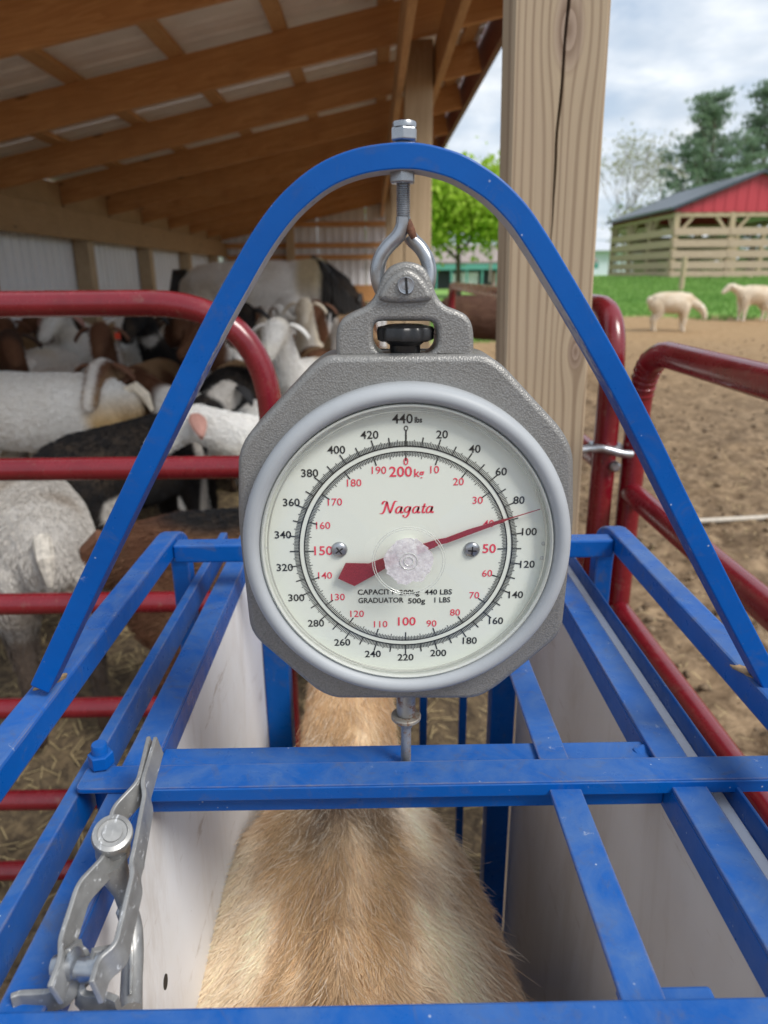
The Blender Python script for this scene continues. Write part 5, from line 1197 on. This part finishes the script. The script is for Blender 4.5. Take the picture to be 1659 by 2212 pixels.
def leafy_tree(name, label, base, H, mat, barkm, seed, leaves=20, size=.22, clump=.9, depth=4, spread=.6, cat='tree', group=None, kids=3, r0=None, upb=.35):
    t_ = root(name, base, label, cat, group); segs, tips = branches(Vector(base), H, r0 or H*.022, depth, spread, seed, kids, upb); mb = MB()
    for P, rr in segs: mb.tube(P, rr, 6 if rr[0] > H*.006 else 4, cap=False)
    obj('trunk', mb, barkm, t_, smooth=60)
    T = np.array([list(p) for p in tips]); 
    if leaves:
        C = np.repeat(T, leaves, 0); C = C+RNG.normal(size=C.shape)*clump*np.array((1, 1, .9))*.5; V, Fq = leaf_quads(C, size)
        obj('crown', mesh_np(V, Fq), mat, t_)['kind'] = 'stuff'
    return t_
leafy_tree('leafy_tree', 'bright spring green tree seen under the arch between the posts', (5.5, 48, .1), 9.4, LEAFB, BARK, 4, 95, .16, 1.7, 4, .9, upb=-.1)
def pine(label, base, H, seed, group):
    rnd = random.Random(seed); t_ = root('pine_tree', base, label, 'pine tree', group); b = Vector(base); mb = MB(); C = []; A = []
    trunk = [b+Vector((.25*math.sin(k*.9+seed), .2*math.cos(k*1.3), H*k/8)) for k in range(9)]; mb.tube(trunk, [H*.021*(1-k/9)+.03 for k in range(9)], 8)
    z = H*.16
    while z < H*.99:
        f = z/H; Lm = H*(.36*(1-f)**.6+.04)*(1.25 if f < .6 else 1.0)
        for i in range(rnd.randint(3, 5)):
            a = rnd.uniform(0, 6.283); L = Lm*rnd.uniform(.5, 1.15); up = .12+.45*f
            d = Vector((math.cos(a), math.sin(a), up)).normalized(); p0_ = b+Vector((0, 0, z)); p1_ = p0_+d*L*.55; p2_ = p0_+Vector((d.x, d.y, d.z+.22)).normalized()*L
            mb.tube([p0_, p1_, p2_], [.07*(1-f)+.03, .045, .015], 5, cap=False)
            for k in range(int(4+L*1.7)):
                u = rnd.uniform(.28, 1.0); c_ = (p0_*(1-u)+p2_*u)+Vector((rnd.gauss(0, .30), rnd.gauss(0, .30), rnd.gauss(.05, .05)))*(L*.2+.3)
                for m_ in range(22): C.append(c_+Vector((rnd.gauss(0, .30), rnd.gauss(0, .30), rnd.gauss(.05, .08)))); A.append((d.x*.5, d.y*.5, .75))
        z += rnd.uniform(.55, 1.0)*(H/16)
    obj('trunk', mb, BARK, t_, smooth=60); V, Fq = leaf_quads(np.array([list(c) for c in C]), .19, axis=np.array(A), aspect=.28)
    obj('crown', mesh_np(V, Fq), NEEDLE, t_)['kind'] = 'stuff'
pine('tall dark green pine behind the pavilion, nearer the post', (25.9, 60, 1.2), 12.8, 3, 'pines behind the pavilion')
pine('tall dark pine behind the red gable at the right edge', (31.8, 63, 1.2), 14.2, 8, 'pines behind the pavilion')
for k, (x_, y_, H, sd__) in enumerate(((21.5, 66, 12.5, 21), (24.5, 74, 14.5, 22), (27.5, 70, 12.0, 23), (10.3, 66, 11.5, 24))):
    leafy_tree('bare_tree', ('thin bare spring tree just right of the cracked post', 'tall bare spring tree between the post and the pine', 'bare tree close against the pine', 'sparse bare tree seen between the two barn posts')[k], (x_, y_, .8), H, LEAFY, BARKG, sd__, 1, .10, 1.0, 5, .55, group='bare trees beyond the pasture', kids=3, r0=.10)
for k, (x_, y_, H, sd__) in enumerate(((20.2, 58, 5.6, 31), (22.6, 62, 6.6, 32))):
    leafy_tree('budding_tree', ('small olive green budding tree left of the pavilion roof', 'olive green budding tree behind the pavilion corner')[k], (x_, y_, 1.0), H, LEAFY, BARKG, sd__, 6, .11, 1.3, 4, .7, kids=3, r0=.08)
# far woods along the horizon
C = []
for k in range(520):
    x_ = RNG.uniform(-260, 330); y_ = RNG.uniform(150, 220); h_ = RNG.uniform(3, 7.5); c0 = np.array((x_, y_, h_*.45)); m_ = 60
    C.append(c0+RNG.normal(size=(m_, 3))*np.array((2.6, 2.6, h_*.27)))
V, Fq = leaf_quads(np.concatenate(C), .75); obj('far_woods', mesh_np(V, Fq), LEAFM, label='low line of green woods along the horizon', cat='woods', kind='stuff')
# grass blades on the pasture
n_ = 70000; gx_ = RNG.uniform(1.0, 26, n_); gy_ = 15.6+22*RNG.random(n_)**1.6
wv_ = np.array([mnoise.fractal(Vector((a*.55, b*.55, 3)), 1, 2, 3) for a, b in zip(gx_, gy_)]); keep = (gy_+1.5*wv_ > 17.3+RNG.normal(size=n_)*.3) & (wv_ > -.75); gx_, gy_ = gx_[keep], gy_[keep]; n_ = len(gx_)
gz_ = np.array([ground_z(a, b) for a, b in zip(gx_, gy_)]); hgt = RNG.uniform(.05, .15, n_); ang = RNG.uniform(0, 6.28, n_); wd = .012+.004*(gy_-15)
dx_, dy_ = np.cos(ang)*wd, np.sin(ang)*wd; B = np.stack([gx_, gy_, gz_-.01], 1)
V = np.stack([B-np.stack([dx_, dy_, 0*dx_], 1), B+np.stack([dx_, dy_, 0*dx_], 1), B+np.stack([RNG.normal(size=n_)*.04, RNG.normal(size=n_)*.04, hgt], 1)], 1).reshape(-1, 3)
obj('grass', mesh_np(V, np.arange(3*n_).reshape(n_, 3)), leafm('pasture_grass', (.19, .36, .085), (.27, .45, .12), .4), label='short green pasture grass rising beyond the mud', cat='grass', kind='stuff')
